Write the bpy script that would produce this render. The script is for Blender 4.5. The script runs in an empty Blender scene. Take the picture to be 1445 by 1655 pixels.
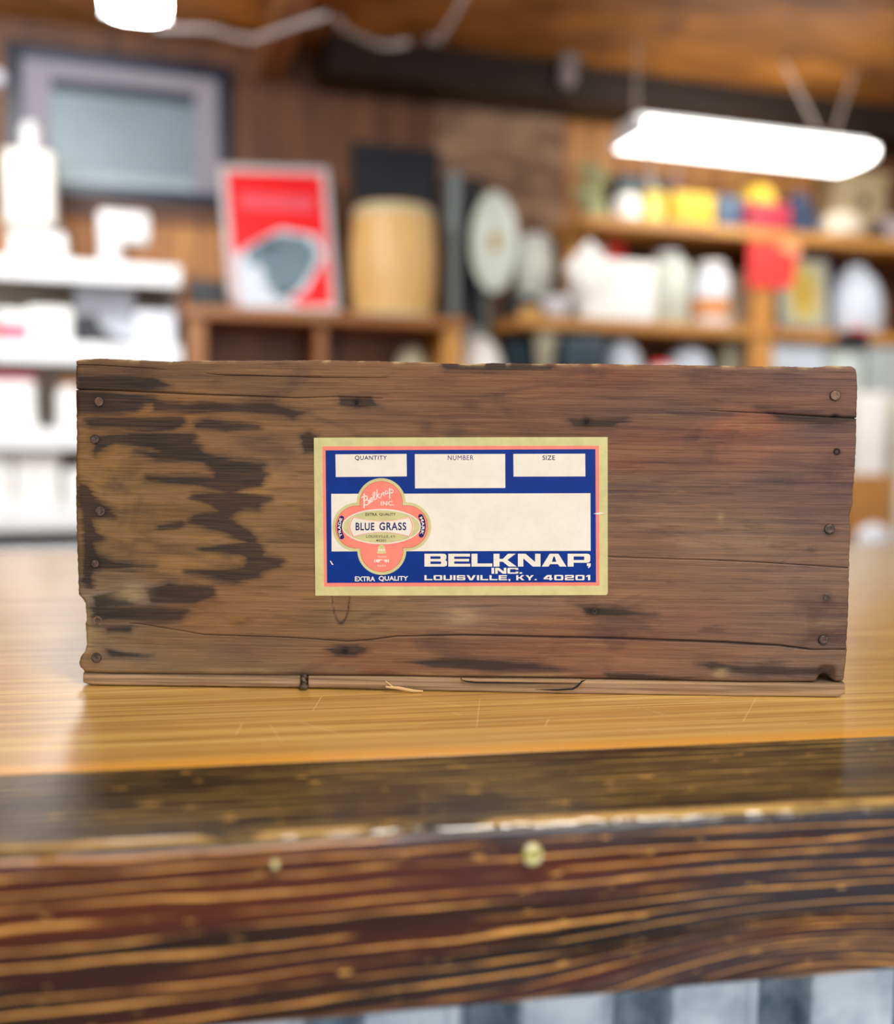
import bpy, bmesh, math, random
import numpy as np
from mathutils import Vector, Matrix

random.seed(7)
S = bpy.context.scene
COL = S.collection
PI = math.pi

# ------------------------------------------------------------------ camera
FPX, CX, CY = 1549.0, 722.5, 827.5
PITCH, ROLL, CAMH = math.radians(4.9), math.radians(0.65), 1.167
_F = np.array([0, math.cos(PITCH), -math.sin(PITCH)])
_R0 = np.array([1.0, 0, 0]); _U0 = np.array([0, math.sin(PITCH), math.cos(PITCH)])
_R = math.cos(ROLL)*_R0 + math.sin(ROLL)*_U0
_U = -math.sin(ROLL)*_R0 + math.cos(ROLL)*_U0
CAM = np.array([0, 0, CAMH])
cd = bpy.data.cameras.new('camera'); cam = bpy.data.objects.new('camera', cd); COL.objects.link(cam)
M = Matrix.Identity(4)
for i in range(3):
    M[i][0] = _R[i]; M[i][1] = _U[i]; M[i][2] = -_F[i]; M[i][3] = CAM[i]
cam.matrix_world = M
cd.sensor_fit = 'HORIZONTAL'; cd.sensor_width = 36.0; cd.lens = FPX/1445*36.0
cd.clip_start = 0.02; cd.clip_end = 60
cd.dof.use_dof = True; cd.dof.focus_distance = 0.598; cd.dof.aperture_fstop = 2.6; cd.dof.aperture_blades = 0
S.camera = cam

# ------------------------------------------------------------------ view, world, lights
vs = S.view_settings
S.display_settings.display_device = 'sRGB'
vs.view_transform = 'Standard'; vs.look = 'None'; vs.exposure = 0.0; vs.gamma = 1.0
try: vs.use_curve_mapping = False
except Exception: pass
wd = bpy.data.worlds.new('world'); S.world = wd; wd.use_nodes = True
bg = wd.node_tree.nodes['Background']; bg.inputs[0].default_value = (0.95, 0.97, 1.0, 1); bg.inputs[1].default_value = 0.55

def area(name, loc, target, sx, sy, power, color=(1, 1, 1)):
    l = bpy.data.lights.new(name, 'AREA'); l.shape = 'RECTANGLE'; l.size = sx; l.size_y = sy
    l.energy = power; l.color = color
    o = bpy.data.objects.new(name, l); COL.objects.link(o); o.location = loc
    o.rotation_euler = (Vector(target)-Vector(loc)).to_track_quat('-Z', 'Y').to_euler()
    return o
# shop-front windows behind the photographer; unseen overhead and aisle lights added to brighten counter and shelves
area('shop_window_light', (0.6, -2.6, 1.9), (0, 0.6, 1.1), 3.0, 1.6, 66, (0.96, 0.98, 1.0))
area('unseen_overhead_light', (0.7, -0.3, 2.7), (0.8, -0.2, 0), 1.4, 0.3, 48, (1.0, 0.95, 0.88))  # unseen; set for board-edge glints and a brighter counter
area('shelf_fill_light', (-1.5, 2.3, 2.62), (-1.6, 3.4, 1.2), 1.2, 0.3, 42, (0.97, 0.99, 1.0))  # added fill that brightens the white shelves

area('right_fill_light', (2.3, 2.9, 2.62), (2.5, 3.9, 0.9), 1.2, 0.3, 45, (1.0, 0.97, 0.92))  # added fill for the cartons and bench at right

# ------------------------------------------------------------------ helpers
def lin(c):
    c = c/255.0
    return c/12.92 if c <= 0.04045 else ((c+0.055)/1.055)**2.4
def rgb(r, g, b): return (lin(r), lin(g), lin(b), 1.0)

def ray(px, py): return _F + (px-CX)/FPX*_R + (CY-py)/FPX*_U
def on_z(px, py, z):
    d = ray(px, py); t = (z-CAM[2])/d[2]; return CAM + t*d
def on_plane(px, py, P0, N):
    d = ray(px, py); t = np.dot(P0-CAM, N)/np.dot(d, N); return CAM + t*d

class NT:
    """tiny node-graph writer"""
    def __init__(s, name):
        s.m = bpy.data.materials.new(name); s.m.use_nodes = True
        s.t = s.m.node_tree; s.b = s.t.nodes['Principled BSDF']; s.t.nodes['Material Output']
    def n(s, typ, **kw):
        x = s.t.nodes.new(typ)
        for k, v in kw.items(): setattr(x, k, v)
        return x
    def put(s, sock, v):
        if hasattr(v, 'is_linked') or hasattr(v, 'links'): s.t.links.new(v, sock)
        else:
            if isinstance(v, tuple) and len(v) == 3 and sock.type == 'RGBA': v = v+(1,)
            sock.default_value = v
    def coords(s, kind='Object', scale=(1, 1, 1), loc=(0, 0, 0)):
        c = s.n('ShaderNodeTexCoord'); m = s.n('ShaderNodeMapping')
        s.t.links.new(c.outputs[kind], m.inputs[0]); m.inputs['Scale'].default_value = scale
        m.inputs['Location'].default_value = loc
        return m.outputs[0]
    def noise(s, vec, scale=1, detail=4, rough=0.55, dist=0):
        x = s.n('ShaderNodeTexNoise'); s.put(x.inputs['Vector'], vec)
        x.inputs['Scale'].default_value = scale; x.inputs['Detail'].default_value = detail
        x.inputs['Roughness'].default_value = rough; x.inputs['Distortion'].default_value = dist
        return x.outputs[0]
    def math(s, op, a, b=0.0, c=0.0, clamp=False):
        x = s.n('ShaderNodeMath', operation=op, use_clamp=clamp)
        s.put(x.inputs[0], a); s.put(x.inputs[1], b)
        if op in ('MULTIPLY_ADD', 'COMPARE', 'WRAP', 'SMOOTH_MIN'): s.put(x.inputs[2], c)
        return x.outputs[0]
    def step(s, v, lo, hi, a=0.0, b=1.0):
        x = s.n('ShaderNodeMapRange', interpolation_type='SMOOTHSTEP')
        s.put(x.inputs[0], v); x.inputs[1].default_value = lo; x.inputs[2].default_value = hi
        x.inputs[3].default_value = a; x.inputs[4].default_value = b
        return x.outputs[0]
    def mix(s, f, a, b, mode='MIX'):
        x = s.n('ShaderNodeMix', data_type='RGBA', blend_type=mode)
        s.put(x.inputs[0], f); s.put(x.inputs[6], a); s.put(x.inputs[7], b)
        return x.outputs[2]
    def attr(s, name, out='Fac'):
        x = s.n('ShaderNodeAttribute', attribute_name=name); return x.outputs[out]
    def bump(s, h, strength=0.3, dist=0.001):
        x = s.n('ShaderNodeBump'); s.put(x.inputs['Height'], h)
        x.inputs['Strength'].default_value = strength; x.inputs['Distance'].default_value = dist
        s.t.links.new(x.outputs[0], s.b.inputs['Normal'])
    def set(s, **kw):
        for k, v in kw.items(): s.put(s.b.inputs[k.replace('_', ' ')], v)
        return s.m

_mats = {}
def plain(name, c, rough=0.55, var=0.10, scale=9.0, metal=0.0, coat=0.0):
    """painted / moulded surface with a little procedural unevenness"""
    if name in _mats: return _mats[name]
    g = NT(name); col = rgb(*c)
    nz = g.noise(g.coords('Object'), scale, 4)
    f = g.step(nz, 0.3, 0.7)
    d = tuple(x*(1-var) for x in col[:3]); h = tuple(min(1, x*(1+var*0.6)) for x in col[:3])
    g.set(Base_Color=g.mix(f, d, h), Roughness=rough, Metallic=metal, Coat_Weight=coat)
    _mats[name] = g.m
    return g.m
def wood(name, dark, mid, light, sc=(1.2, 14, 14), rough=0.5, boards=0.0, axis='X', coat=0.0):
    if name in _mats: return _mats[name]
    g = NT(name)
    v = g.coords('Object', sc)
    n1 = g.noise(v, 2.0, 6, 0.6, 0.6); n2 = g.noise(g.coords('Object', (0.8, 0.8, 0.8)), 1.6, 3)
    c = g.mix(g.step(n1, 0.32, 0.66), rgb(*dark), rgb(*light))
    c = g.mix(g.step(n2, 0.3, 0.7, 0.15, 0.75), c, rgb(*mid))
    if boards:
        x = g.n('ShaderNodeSeparateXYZ'); g.t.links.new(g.coords('Object'), x.inputs[0])
        fr = g.math('FRACT', g.math('DIVIDE', x.outputs[axis], boards))
        e = g.math('ABSOLUTE', g.math('SUBTRACT', fr, 0.5))
        c = g.mix(g.step(e, 0.46, 0.495), c, rgb(*[k*0.35 for k in dark]))
    g.set(Base_Color=c, Roughness=rough, Coat_Weight=coat); g.bump(n1, 0.15, 0.002)
    _mats[name] = g.m
    return g.m

class MB:
    """collects shapes of one mesh (several materials allowed)"""
    def __init__(s): s.v = []; s.f = []; s.mi = []; s.sm = []; s.mats = []
    def slot(s, m):
        if m not in s.mats: s.mats.append(m)
        return s.mats.index(m)
    def add(s, vs, fs, m, smooth=False):
        o = len(s.v); k = s.slot(m); s.v += [tuple(map(float, p)) for p in vs]
        for f in fs:
            s.f.append([i+o for i in f]); s.mi.append(k); s.sm.append(smooth)
        return s
    def box(s, x0, x1, y0, y1, z0, z1, m, bev=0.0, rot=None):
        bm = bmesh.new(); bmesh.ops.create_cube(bm, size=1)
        for v in bm.verts:
            v.co = Vector(((x0+x1)/2+v.co.x*(x1-x0), (y0+y1)/2+v.co.y*(y1-y0), (z0+z1)/2+v.co.z*(z1-z0)))
        if bev: bmesh.ops.bevel(bm, geom=bm.edges[:], offset=bev, segments=3, profile=0.6, affect='EDGES')
        if rot is not None:
            c = Vector(((x0+x1)/2, (y0+y1)/2, (z0+z1)/2))
            for v in bm.verts: v.co = c + rot @ (v.co-c)
        s.add([v.co[:] for v in bm.verts], [[v.index for v in f.verts] for f in _ix(bm).faces], m, bool(bev)); bm.free()
        return s
    def lathe(s, prof, m, c=(0, 0, 0), seg=40, sx=1, sy=1, rot=None):
        vs = []; fs = []; n = len(prof)
        for r, z in prof:
            for k in range(seg):
                a = 2*PI*k/seg; p = Vector((r*math.cos(a)*sx, r*math.sin(a)*sy, z))
                if rot is not None: p = rot @ p
                vs.append((p.x+c[0], p.y+c[1], p.z+c[2]))
        for i in range(n-1):
            for k in range(seg):
                k2 = (k+1) % seg; fs.append([i*seg+k, i*seg+k2, (i+1)*seg+k2, (i+1)*seg+k])
        if prof[0][0] > 1e-6: fs.append(list(range(seg))[::-1])
        if prof[-1][0] > 1e-6: fs.append([(n-1)*seg+k for k in range(seg)])
        return s.add(vs, fs, m, True)
    def tube(s, pts, r, m, seg=10):
        pts = [Vector(p) for p in pts]; vs = []; fs = []
        up = Vector((0.3, 0.2, 1)).normalized()
        for i, p in enumerate(pts):
            t = (pts[min(i+1, len(pts)-1)]-pts[max(i-1, 0)]).normalized()
            a = t.cross(up)
            if a.length < 1e-4: a = t.cross(Vector((1, 0, 0)))
            a.normalize(); b = t.cross(a)
            rr = r[i] if isinstance(r, (list, tuple)) else r
            for k in range(seg):
                an = 2*PI*k/seg; vs.append(p+a*rr*math.cos(an)+b*rr*math.sin(an))
        for i in range(len(pts)-1):
            for k in range(seg):
                k2 = (k+1) % seg; fs.append([i*seg+k, i*seg+k2, (i+1)*seg+k2, (i+1)*seg+k])
        fs.append(list(range(seg))[::-1]); fs.append([(len(pts)-1)*seg+k for k in range(seg)])
        return s.add(vs, fs, m, True)
    def prism(s, poly, y0, y1, m):
        """outline in local x-z, extruded from y0 (front) to y1"""
        n = len(poly)
        vs = [(x, y0, z) for x, z in poly]+[(x, y1, z) for x, z in poly]
        fs = [list(range(n)), [n+i for i in range(n)][::-1]]
        for i in range(n):
            j = (i+1) % n; fs.append([i, n+i, n+j, j])
        return s.add(vs, fs, m)
    def build(s, name, parent=None, fix=True):
        me = bpy.data.meshes.new(name); me.from_pydata(s.v, [], s.f)
        for m in s.mats: me.materials.append(m)
        me.polygons.foreach_set('material_index', s.mi); me.polygons.foreach_set('use_smooth', s.sm)
        if fix:
            bm = bmesh.new(); bm.from_mesh(me); bmesh.ops.recalc_face_normals(bm, faces=bm.faces[:]); bm.to_mesh(me); bm.free()
        me.update()
        if any(s.sm):
            try: me.set_sharp_from_angle(angle=math.radians(40))
            except Exception: pass
        o = bpy.data.objects.new(name, me); COL.objects.link(o)
        if parent is not None: o.parent = parent
        return o
def _ix(bm):
    bm.verts.index_update(); bm.faces.index_update(); return bm
def tag(o, label=None, cat=None, group=None, kind=None):
    if label: o['label'] = label
    if cat: o['category'] = cat
    if group: o['group'] = group
    if kind: o['kind'] = kind
    return o
def thing(name, label, cat, loc, rz=0.0, group=None):
    o = bpy.data.objects.new(name, None); COL.objects.link(o); o.empty_display_size = 0.05
    o.location = loc; o.rotation_euler = (0, 0, rz)
    return tag(o, label, cat, group)

# ------------------------------------------------------------------ room frame
YAW = math.radians(17.0)
UX = np.array([math.cos(YAW), math.sin(YAW), 0.0]); VX = np.array([-math.sin(YAW), math.cos(YAW), 0.0])
O0 = np.array([0.0, 4.5, 0.0])
ZC = 2.77
def RW(u, w, z): return O0 + u*UX - w*VX + np.array([0, 0, z])
def uz(px, py, w):
    p = on_plane(px, py, O0 - w*VX, VX); return float(np.dot(p-O0, UX)), float(p[2])
def uw_on_z(px, py, z):
    p = on_z(px, py, z); return float(np.dot(p-O0, UX)), float(-np.dot(p-O0, VX))
def rthing(name, label, cat, u, w, z, group=None, yaw=0.0):
    return thing(name, label, cat, tuple(RW(u, w, z)), YAW+yaw, group)
def rplace(o, u, w, z): o.location = tuple(RW(u, w, z)); o.rotation_euler = (0, 0, YAW); return o
CAPS = []                                               # clear heights between shelves
def span(px0, px1, pyt, pyb, w, zb=None):
    pm = (pyt+pyb)/2; u0 = uz(px0, pm, w)[0]; u1 = uz(px1, pm, w)[0]
    xm = (px0+px1)/2; zt = uz(xm, pyt, w)[1]
    if zb is None: zb = uz(xm, pyb, w)[1]
    h = zt-zb
    for lo_, hi_ in CAPS:
        if abs(zb-lo_) < 1e-6: h = min(h, hi_-lo_)
    return (u0+u1)/2, u1-u0, zb, h

# materials of the room
m_ceil = wood('stained_ceiling_boards', (80, 46, 20), (146, 92, 38), (220, 148, 60), (1.3, 3.2, 3), 0.55)
m_rafter = wood('rafter_wood', (96, 56, 28), (140, 88, 44), (186, 126, 68), (2, 8, 8))
m_beam = wood('dark_beam_wood', (16, 10, 7), (24, 16, 10), (38, 25, 15), (2, 10, 10))
m_wall = wood('wall_paneling', (150, 92, 42), (178, 118, 58), (204, 146, 80), (9, 9, 0.8), 0.55, 0.14)
m_brown = wood('brown_wall_boards', (70, 40, 20), (98, 58, 30), (122, 76, 42), (9, 9, 0.8), 0.55, 0.16)
m_floor = wood('shop_floor_boards', (96, 72, 50), (120, 92, 64), (146, 114, 82), (1, 9, 9), 0.4, 0.12, 'Y')
g = NT('weathered_stone_panel')
_n = g.noise(g.coords('Object', (7, 7, 13)), 1.0, 5, 0.6)
g.set(Base_Color=g.mix(g.step(_n, 0.3, 0.7), rgb(112, 82, 62), rgb(164, 130, 102)), Roughness=0.85); g.bump(_n, 0.5, 0.02)
m_stone = g.m
m_white = plain('white_enamel', (238, 240, 242), 0.35, 0.04)
m_pegboard = plain('taupe_back_panel', (176, 164, 146), 0.7, 0.06)
m_card = plain('white_card', (240, 239, 236), 0.6, 0.05)
m_card2 = plain('cool_white_card', (226, 229, 238), 0.6, 0.05)
m_cream = plain('cream_card', (224, 212, 186), 0.65, 0.08)
m_black = plain('black_plastic', (24, 27, 32), 0.45, 0.2)
m_navy = plain('navy_paint', (13, 20, 31), 0.5, 0.15)
m_teal = plain('dark_teal_plastic', (40, 62, 74), 0.4, 0.15)
m_greypaint = plain('grey_paint', (128, 138, 138), 0.5, 0.1)
m_red = plain('red_card', (226, 52, 46), 0.5, 0.05)
m_pink = plain('pink_plastic', (232, 96, 120), 0.4, 0.08)
m_yellow = plain('yellow_card', (200, 164, 28), 0.5, 0.1)
m_orange = plain('orange_label', (222, 142, 66), 0.5, 0.1)
m_crimson = plain('crimson_card', (158, 26, 52), 0.5, 0.15)
m_blue = plain('slate_blue_card', (58, 82, 108), 0.5, 0.15)
m_mauve = plain('mauve_card', (130, 98, 108), 0.5, 0.15)
m_green = plain('pale_green_glaze', (150, 160, 112), 0.5, 0.25, 30)
m_beige = plain('beige_plastic', (168, 164, 140), 0.6, 0.1)
m_gold = plain('gold_paint', (196, 158, 52), 0.4, 0.15)
m_honey = wood('honey_pine', (150, 96, 36), (186, 128, 58), (214, 158, 84), (1.5, 12, 12), 0.45)
m_honey_v = wood('honey_pine_upright', (160, 104, 42), (196, 136, 62), (222, 166, 90), (12, 12, 1.5), 0.45)
m_cab = wood('cabinet_wood', (112, 66, 28), (150, 94, 44), (178, 118, 60), (1.5, 12, 12), 0.45)
m_cabdark = wood('cabinet_back_boards', (104, 62, 30), (136, 84, 42), (164, 106, 58), (10, 10, 1.2), 0.5, 0.11)
m_keg = wood('maple_keg_staves', (206, 160, 92), (220, 176, 106), (232, 192, 124), (14, 14, 1.4), 0.45)
m_cardboard = plain('brown_cardboard', (176, 122, 62), 0.8, 0.1)
g = NT('lit_lamp_diffuser'); g.set(Base_Color=(0.9, 0.9, 0.9, 1), Emission_Color=(1.0, 0.985, 0.95, 1), Emission_Strength=7.5); m_lamp = g.m
g = NT('bright_lamp_diffuser'); g.set(Base_Color=(0.9, 0.9, 0.9, 1), Emission_Color=(0.97, 0.985, 1.0, 1), Emission_Strength=38.0); m_lamp2 = g.m
g = NT('clear_yellowed_chain'); g.set(Base_Color=rgb(190, 178, 168), Roughness=0.4, Metallic=0.3); m_chain = g.m

# ------------------------------------------------------------------ structure
def struct(name, mb, loc=None): 
    o = mb.build(name); o['kind'] = 'structure'
    if loc is not None: rplace(o, *loc)
    return o
struct('floor', MB().box(-3.6, 3.6, -0.1, 6.6, -0.1, 0.0, m_floor), (0, 0, 0)).rotation_euler = (0, 0, YAW)
bpy.data.objects['floor'].location = tuple(RW(0, 6.2, 0))
struct('wall_back', MB().box(-3.6, 3.6, 0, 0.12, 0, ZC, m_wall), (0, 0, 0))
struct('wall_left', MB().box(-0.12, 0, -6.2, 0, 0, ZC, m_wall), (-3.6, 0, 0))
struct('wall_right', MB().box(0, 0.12, -6.2, 0, 0, ZC, m_wall), (3.6, 0, 0))
struct('ceiling', MB().box(-3.6, 3.6, -5.2, 0.12, 0, 0.1, m_ceil), (0, 0, ZC))
# brown boarding on the upper wall, stone strip beside it
ua, za = uz(374, 330, 0.0); ub, zb_ = uz(700, 330, 0.0)
struct('trim_1', MB().box(ua, ub, -0.02, 0, 1.0, ZC, m_brown), (0, 0, 0))
uc = uz(905, 300, 0)[0]
struct('trim_2', MB().box(ub, uc, -0.035, 0, 0.9, ZC, m_stone), (0, 0, 0))
uL = uz(-60, 200, 0)[0]
struct('trim_3', MB().box(-3.6, ua, -0.02, 0, 2.02, ZC, m_brown), (0, 0, 0))
ue = uz(1345, 300, 0)[0]
struct('trim_4', MB().box(ue, 3.6, -0.02, 0, 0.9, ZC, m_brown), (0, 0, 0))
# dark beam under the ceiling, rafters running to the wall
struct('trim_5', MB().box(-0.62, 3.6, -0.30, -0.04, ZC-0.15, ZC, m_beam), (0, 0, 0))
for k, u in enumerate((-2.5, -0.82)):
    struct('trim_%d' % (6+k), MB().box(u-0.05, u+0.05, -5.0, -0.02 if u < -0.6 else -0.31, ZC-0.13, ZC, m_rafter), (0, 0, 0))

# ------------------------------------------------------------------ counter
P1 = on_z(104, 1250, 1.0); P2 = on_z(1445, 1188, 1.0)
CYAW = math.radians(9.3)
cu = np.array([math.cos(CYAW), math.sin(CYAW), 0]); cv = np.array([-math.sin(CYAW), math.cos(CYAW), 0])
seam = float(np.dot((P1+P2)/2, cv))                     # board / worktop joint, across the counter
edge = float(np.dot((on_z(0, 1374, 1.0)+on_z(1445, 1299, 1.0))/2, cv))
back = float(np.dot((on_z(0, 888, 1.0)+on_z(1445, 882, 1.0))/2, cv))
BW = seam-edge
zq = float(np.mean([on_plane(x, y, edge*cv, cv)[2] for x, y in ((487, 1653), (980, 1609), (1445, 1574))]))
BH = 1.0-zq
C0 = seam*cv                                            # on the joint, below the camera
counter = thing('shop_counter', 'long honey oak shop counter with a burnt dark wooden front edge', 'counter', (float(C0[0]), float(C0[1]), 0.0), CYAW)

g = NT('honey_oak_worktop')
v1 = g.noise(g.coords('Object', (1.6, 120, 4)), 1.0, 5, 0.6, 0.3)
v2 = g.noise(g.coords('Object', (3.5, 420, 4)), 1.0, 4, 0.65)
v3 = g.noise(g.coords('Object', (0.8, 7, 1)), 1.0, 3)
c = g.mix(g.step(v1, 0.3, 0.7), rgb(180, 130, 54), rgb(226, 184, 100))
c = g.mix(g.step(v2, 0.50, 0.66, 0, 0.8), c, rgb(124, 76, 26))
c = g.mix(g.step(v3, 0.35, 0.7, 0, 0.35), c, rgb(216, 166, 80))
xs = g.n('ShaderNodeSeparateXYZ'); g.t.links.new(g.coords('Object'), xs.inputs[0])
wob = g.math('MULTIPLY', g.noise(g.coords('Object', (7, 0, 0)), 1.0, 3), 0.012)
c = g.mix(g.step(g.math('ADD', xs.outputs[1], wob), 0.012, 0.024, 0.75, 0.0), c, rgb(232, 160, 48))
# fine hairline scratches
sc = g.n('ShaderNodeTexVoronoi', feature='DISTANCE_TO_EDGE'); g.put(sc.inputs['Vector'], g.coords('Object', (9, 17, 1))); sc.inputs['Scale'].default_value = 1.6
sm = g.math('MULTIPLY', g.step(sc.outputs[0], 0.0, 0.006, 1, 0), g.step(g.noise(g.coords('Object', (1, 1, 1)), 11, 3), 0.56, 0.68))
c = g.mix(g.math('MULTIPLY', sm, 0.55), c, rgb(240, 208, 150))
def cnt(px, py):
    q = on_z(px, py, 1.0)-C0; return float(np.dot(q, cu)), float(np.dot(q, cv))
SCR = [((782, 1191), (1000, 1182), 0.0005), ((1000, 1182), (1310, 1168), 0.0005), ((505, 1150), (520, 1125), 0.0004), ((660, 1128), (750, 1142), 0.0004), ((480, 1165), (560, 1190), 0.0004), ((540, 1152), (600, 1148), 0.0003), ((770, 1178), (776, 1128), 0.0003), ((880, 1176), (888, 1160), 0.0004), ((1200, 1168), (1222, 1128), 0.0003), ((380, 1190), (392, 1168), 0.0004), ((435, 1170), (458, 1202), 0.0003), ((640, 1180), (700, 1165), 0.0003), ((730, 1150), (748, 1158), 0.0003), ((1040, 1145), (1085, 1158), 0.0003)]
for p0_, p1_, wd2 in SCR:
    (ax, ay), (bx_, by_) = cnt(*p0_), cnt(*p1_); L_ = math.hypot(bx_-ax, by_-ay); tx_, ty_ = (bx_-ax)/L_, (by_-ay)/L_
    rx_ = g.math('SUBTRACT', xs.outputs[0], ax); ry_ = g.math('SUBTRACT', xs.outputs[1], ay)
    al = g.math('ADD', g.math('MULTIPLY', rx_, tx_), g.math('MULTIPLY', ry_, ty_))
    pe = g.math('ABSOLUTE', g.math('SUBTRACT', g.math('MULTIPLY', rx_, ty_), g.math('MULTIPLY', ry_, tx_)))
    mk = g.math('MULTIPLY', g.step(pe, 0.0, wd2, 0.8, 0.0), g.math('MULTIPLY', g.step(al, 0.0, 0.004), g.step(al, L_-0.004, L_, 1.0, 0.0)))
    c = g.mix(mk, c, rgb(250, 218, 158))
g.set(Base_Color=c, Roughness=g.step(v2, 0.3, 0.7, 0.28, 0.38), Coat_Weight=1.0, Coat_IOR=1.8, Coat_Roughness=0.25); g.bump(v1, 0.08, 0.0008)
m_oak = g.m
top = MB(); top.box(-1.4, 1.45, 0.0006, back-seam, 0.96, 1.0, m_oak, 0.0015)
top.build('worktop', counter)
m_base = plain('painted_counter_base', (150, 156, 160), 0.6, 0.1)

# burnt edge board : cross-section swept along the counter, slightly uneven, with growth-ring coordinate
nx = 620; X = np.linspace(-1.3, 1.35, nx)
rr = 0.0055
prof = [(0.0, -0.012), (0.0, 0.0)]
prof += [(-t, 0.0) for t in np.linspace(0.004, BW-rr, 26)]
prof += [(-(BW-rr)-rr*math.sin(a), -rr+rr*math.cos(a)) for a in np.linspace(0.15, PI/2, 8)]
prof += [(-BW, -t) for t in np.linspace(rr+0.002, BH-0.003, 44)]
prof += [(-BW+0.001, -BH+0.001), (-BW+0.003, -BH), (0.0, -BH)]
prof = np.array(prof); npf = len(prof)
rng = np.random.default_rng(3)
def smooth_noise(x, step, seed):
    r = np.random.default_rng(seed); k = int((x.max()-x.min())/step)+3
    vals = r.uniform(-1, 1, k); t = (x-x.min())/step; i = np.clip(t.astype(int), 0, k-2); f = t-i; f = f*f*(3-2*f)
    return vals[i]*(1-f)+vals[i+1]*f
nickA = smooth_noise(X, 0.021, 1)*0.0005+smooth_noise(X, 0.0075, 2)*0.0006
VV = np.zeros((nx, npf, 3)); RING = np.zeros((nx, npf)); ZONE = np.zeros((nx, npf))
arc = np.concatenate([[0], np.cumsum(np.hypot(*np.diff(prof, axis=0).T))])
iedge = 28+4
for j, (y, z) in enumerate(prof):
    near = math.exp(-((arc[j]-arc[iedge])/0.006)**2)
    VV[:, j, 0] = X; VV[:, j, 1] = y+near*nickA*0.9+np.abs(near*nickA)*0.6; VV[:, j, 2] = 1.0+z-np.abs(near*nickA)*0.8
    t = arc[j]
    if j <= iedge:
        RING[:, j] = t*0.9+smooth_noise(X, 0.35, 20)*0.004; ZONE[:, j] = 0
    else:
        zz = -z
        kn = np.exp(-((X-0.235)/0.085)**2-((zz-BH-0.006)/0.034)**2)*0.036 + np.exp(-((X+0.24)/0.16)**2-((zz-BH-0.03)/0.03)**2)*-0.012
        RING[:, j] = arc[iedge]*0.9+zz*(1.0)+X*0.030*(zz/BH)+kn+smooth_noise(X, 0.30, 21)*0.003; ZONE[:, j] = 1
idx = np.arange(nx*npf).reshape(nx, npf)
quads = np.stack([idx[:-1, :-1], idx[1:, :-1], idx[1:, 1:], idx[:-1, 1:]], -1).reshape(-1, 4)
g = NT('burnt_glossy_edge_board')
ring = g.attr('ring'); zone = g.attr('zone')
# bent coordinate: along the board / across the growth rings
cc = g.n('ShaderNodeSeparateXYZ'); g.t.links.new(g.coords('Object'), cc.inputs[0])
cmb = g.n('ShaderNodeCombineXYZ'); g.put(cmb.inputs[0], cc.outputs[0]); g.put(cmb.inputs[1], ring)
def bent(sx, sy, off=0.0):
    m = g.n('ShaderNodeMapping'); g.t.links.new(cmb.outputs[0], m.inputs[0]); m.inputs['Scale'].default_value = (sx, sy, 1); m.inputs['Location'].default_value = (off, off, off); return m.outputs[0]
wig = g.noise(bent(6, 60), 1.0, 4)
ph = g.math('FRACT', g.math('ADD', g.math('MULTIPLY', ring, 145.0), g.math('MULTIPLY', wig, 1.6)))
tri = g.math('ABSOLUTE', g.math('SUBTRACT', ph, 0.5))
amp = g.noise(bent(9, 150, 3.0), 1.0, 4, 0.65)
big = g.noise(bent(2.2, 22, 7.0), 1.0, 3)
line = g.math('MULTIPLY', g.step(tri, 0.05, 0.14, 1, 0), g.step(amp, 0.38, 0.58))
line = g.math('MULTIPLY', line, g.step(big, 0.28, 0.50, 0.35, 1.0))
spots = g.step(g.noise(bent(55, 260, 1.0), 1.0, 2), 0.66, 0.74)
fine = g.noise(bent(10, 700), 1.0, 4, 0.6)
dark_f = g.mix(g.step(big, 0.42, 0.64), rgb(13, 11, 13), rgb(84, 34, 13))
blue_sheen = g.math('MULTIPLY', g.step(cc.outputs[0], -0.05, 0.22), g.step(g.noise(bent(5, 34, 11.0), 1.0, 3), 0.34, 0.56))  # blue-grey sheen on the right of the board, put into the colour
dark_f = g.mix(g.math('MULTIPLY', blue_sheen, 0.85), dark_f, g.mix(fine, rgb(24, 26, 34), rgb(66, 62, 70)))
dark_t = g.mix(g.step(fine, 0.35, 0.68), rgb(22, 15, 9), rgb(96, 74, 44))
dark_t = g.mix(g.step(big, 0.40, 0.60, 0.75, 0.0), dark_t, rgb(20, 15, 12))
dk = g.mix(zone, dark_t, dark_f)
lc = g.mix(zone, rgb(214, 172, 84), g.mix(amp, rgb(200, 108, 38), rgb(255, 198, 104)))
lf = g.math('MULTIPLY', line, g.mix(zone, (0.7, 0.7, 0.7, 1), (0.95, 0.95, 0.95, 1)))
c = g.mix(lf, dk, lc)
c = g.mix(g.math('MULTIPLY', spots, 0.85), c, rgb(222, 168, 84))
# worn bare arris
worn = g.attr('worn')
c = g.mix(g.math('MULTIPLY', worn, g.step(g.noise(bent(24, 90), 1, 4), 0.36, 0.54)), c, rgb(206, 164, 96))
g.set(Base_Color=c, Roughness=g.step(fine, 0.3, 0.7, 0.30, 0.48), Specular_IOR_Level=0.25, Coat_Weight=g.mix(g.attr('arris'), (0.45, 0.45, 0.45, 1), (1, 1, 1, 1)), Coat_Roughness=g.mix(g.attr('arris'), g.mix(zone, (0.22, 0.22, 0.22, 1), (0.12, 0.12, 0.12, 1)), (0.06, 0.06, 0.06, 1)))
g.bump(g.math('ADD', g.math('MULTIPLY', line, 0.6), fine), 0.35, 0.0012)
m_burnt = g.m
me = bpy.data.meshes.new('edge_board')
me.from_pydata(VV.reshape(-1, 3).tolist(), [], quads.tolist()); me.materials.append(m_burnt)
me.polygons.foreach_set('use_smooth', [True]*len(me.polygons))
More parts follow.
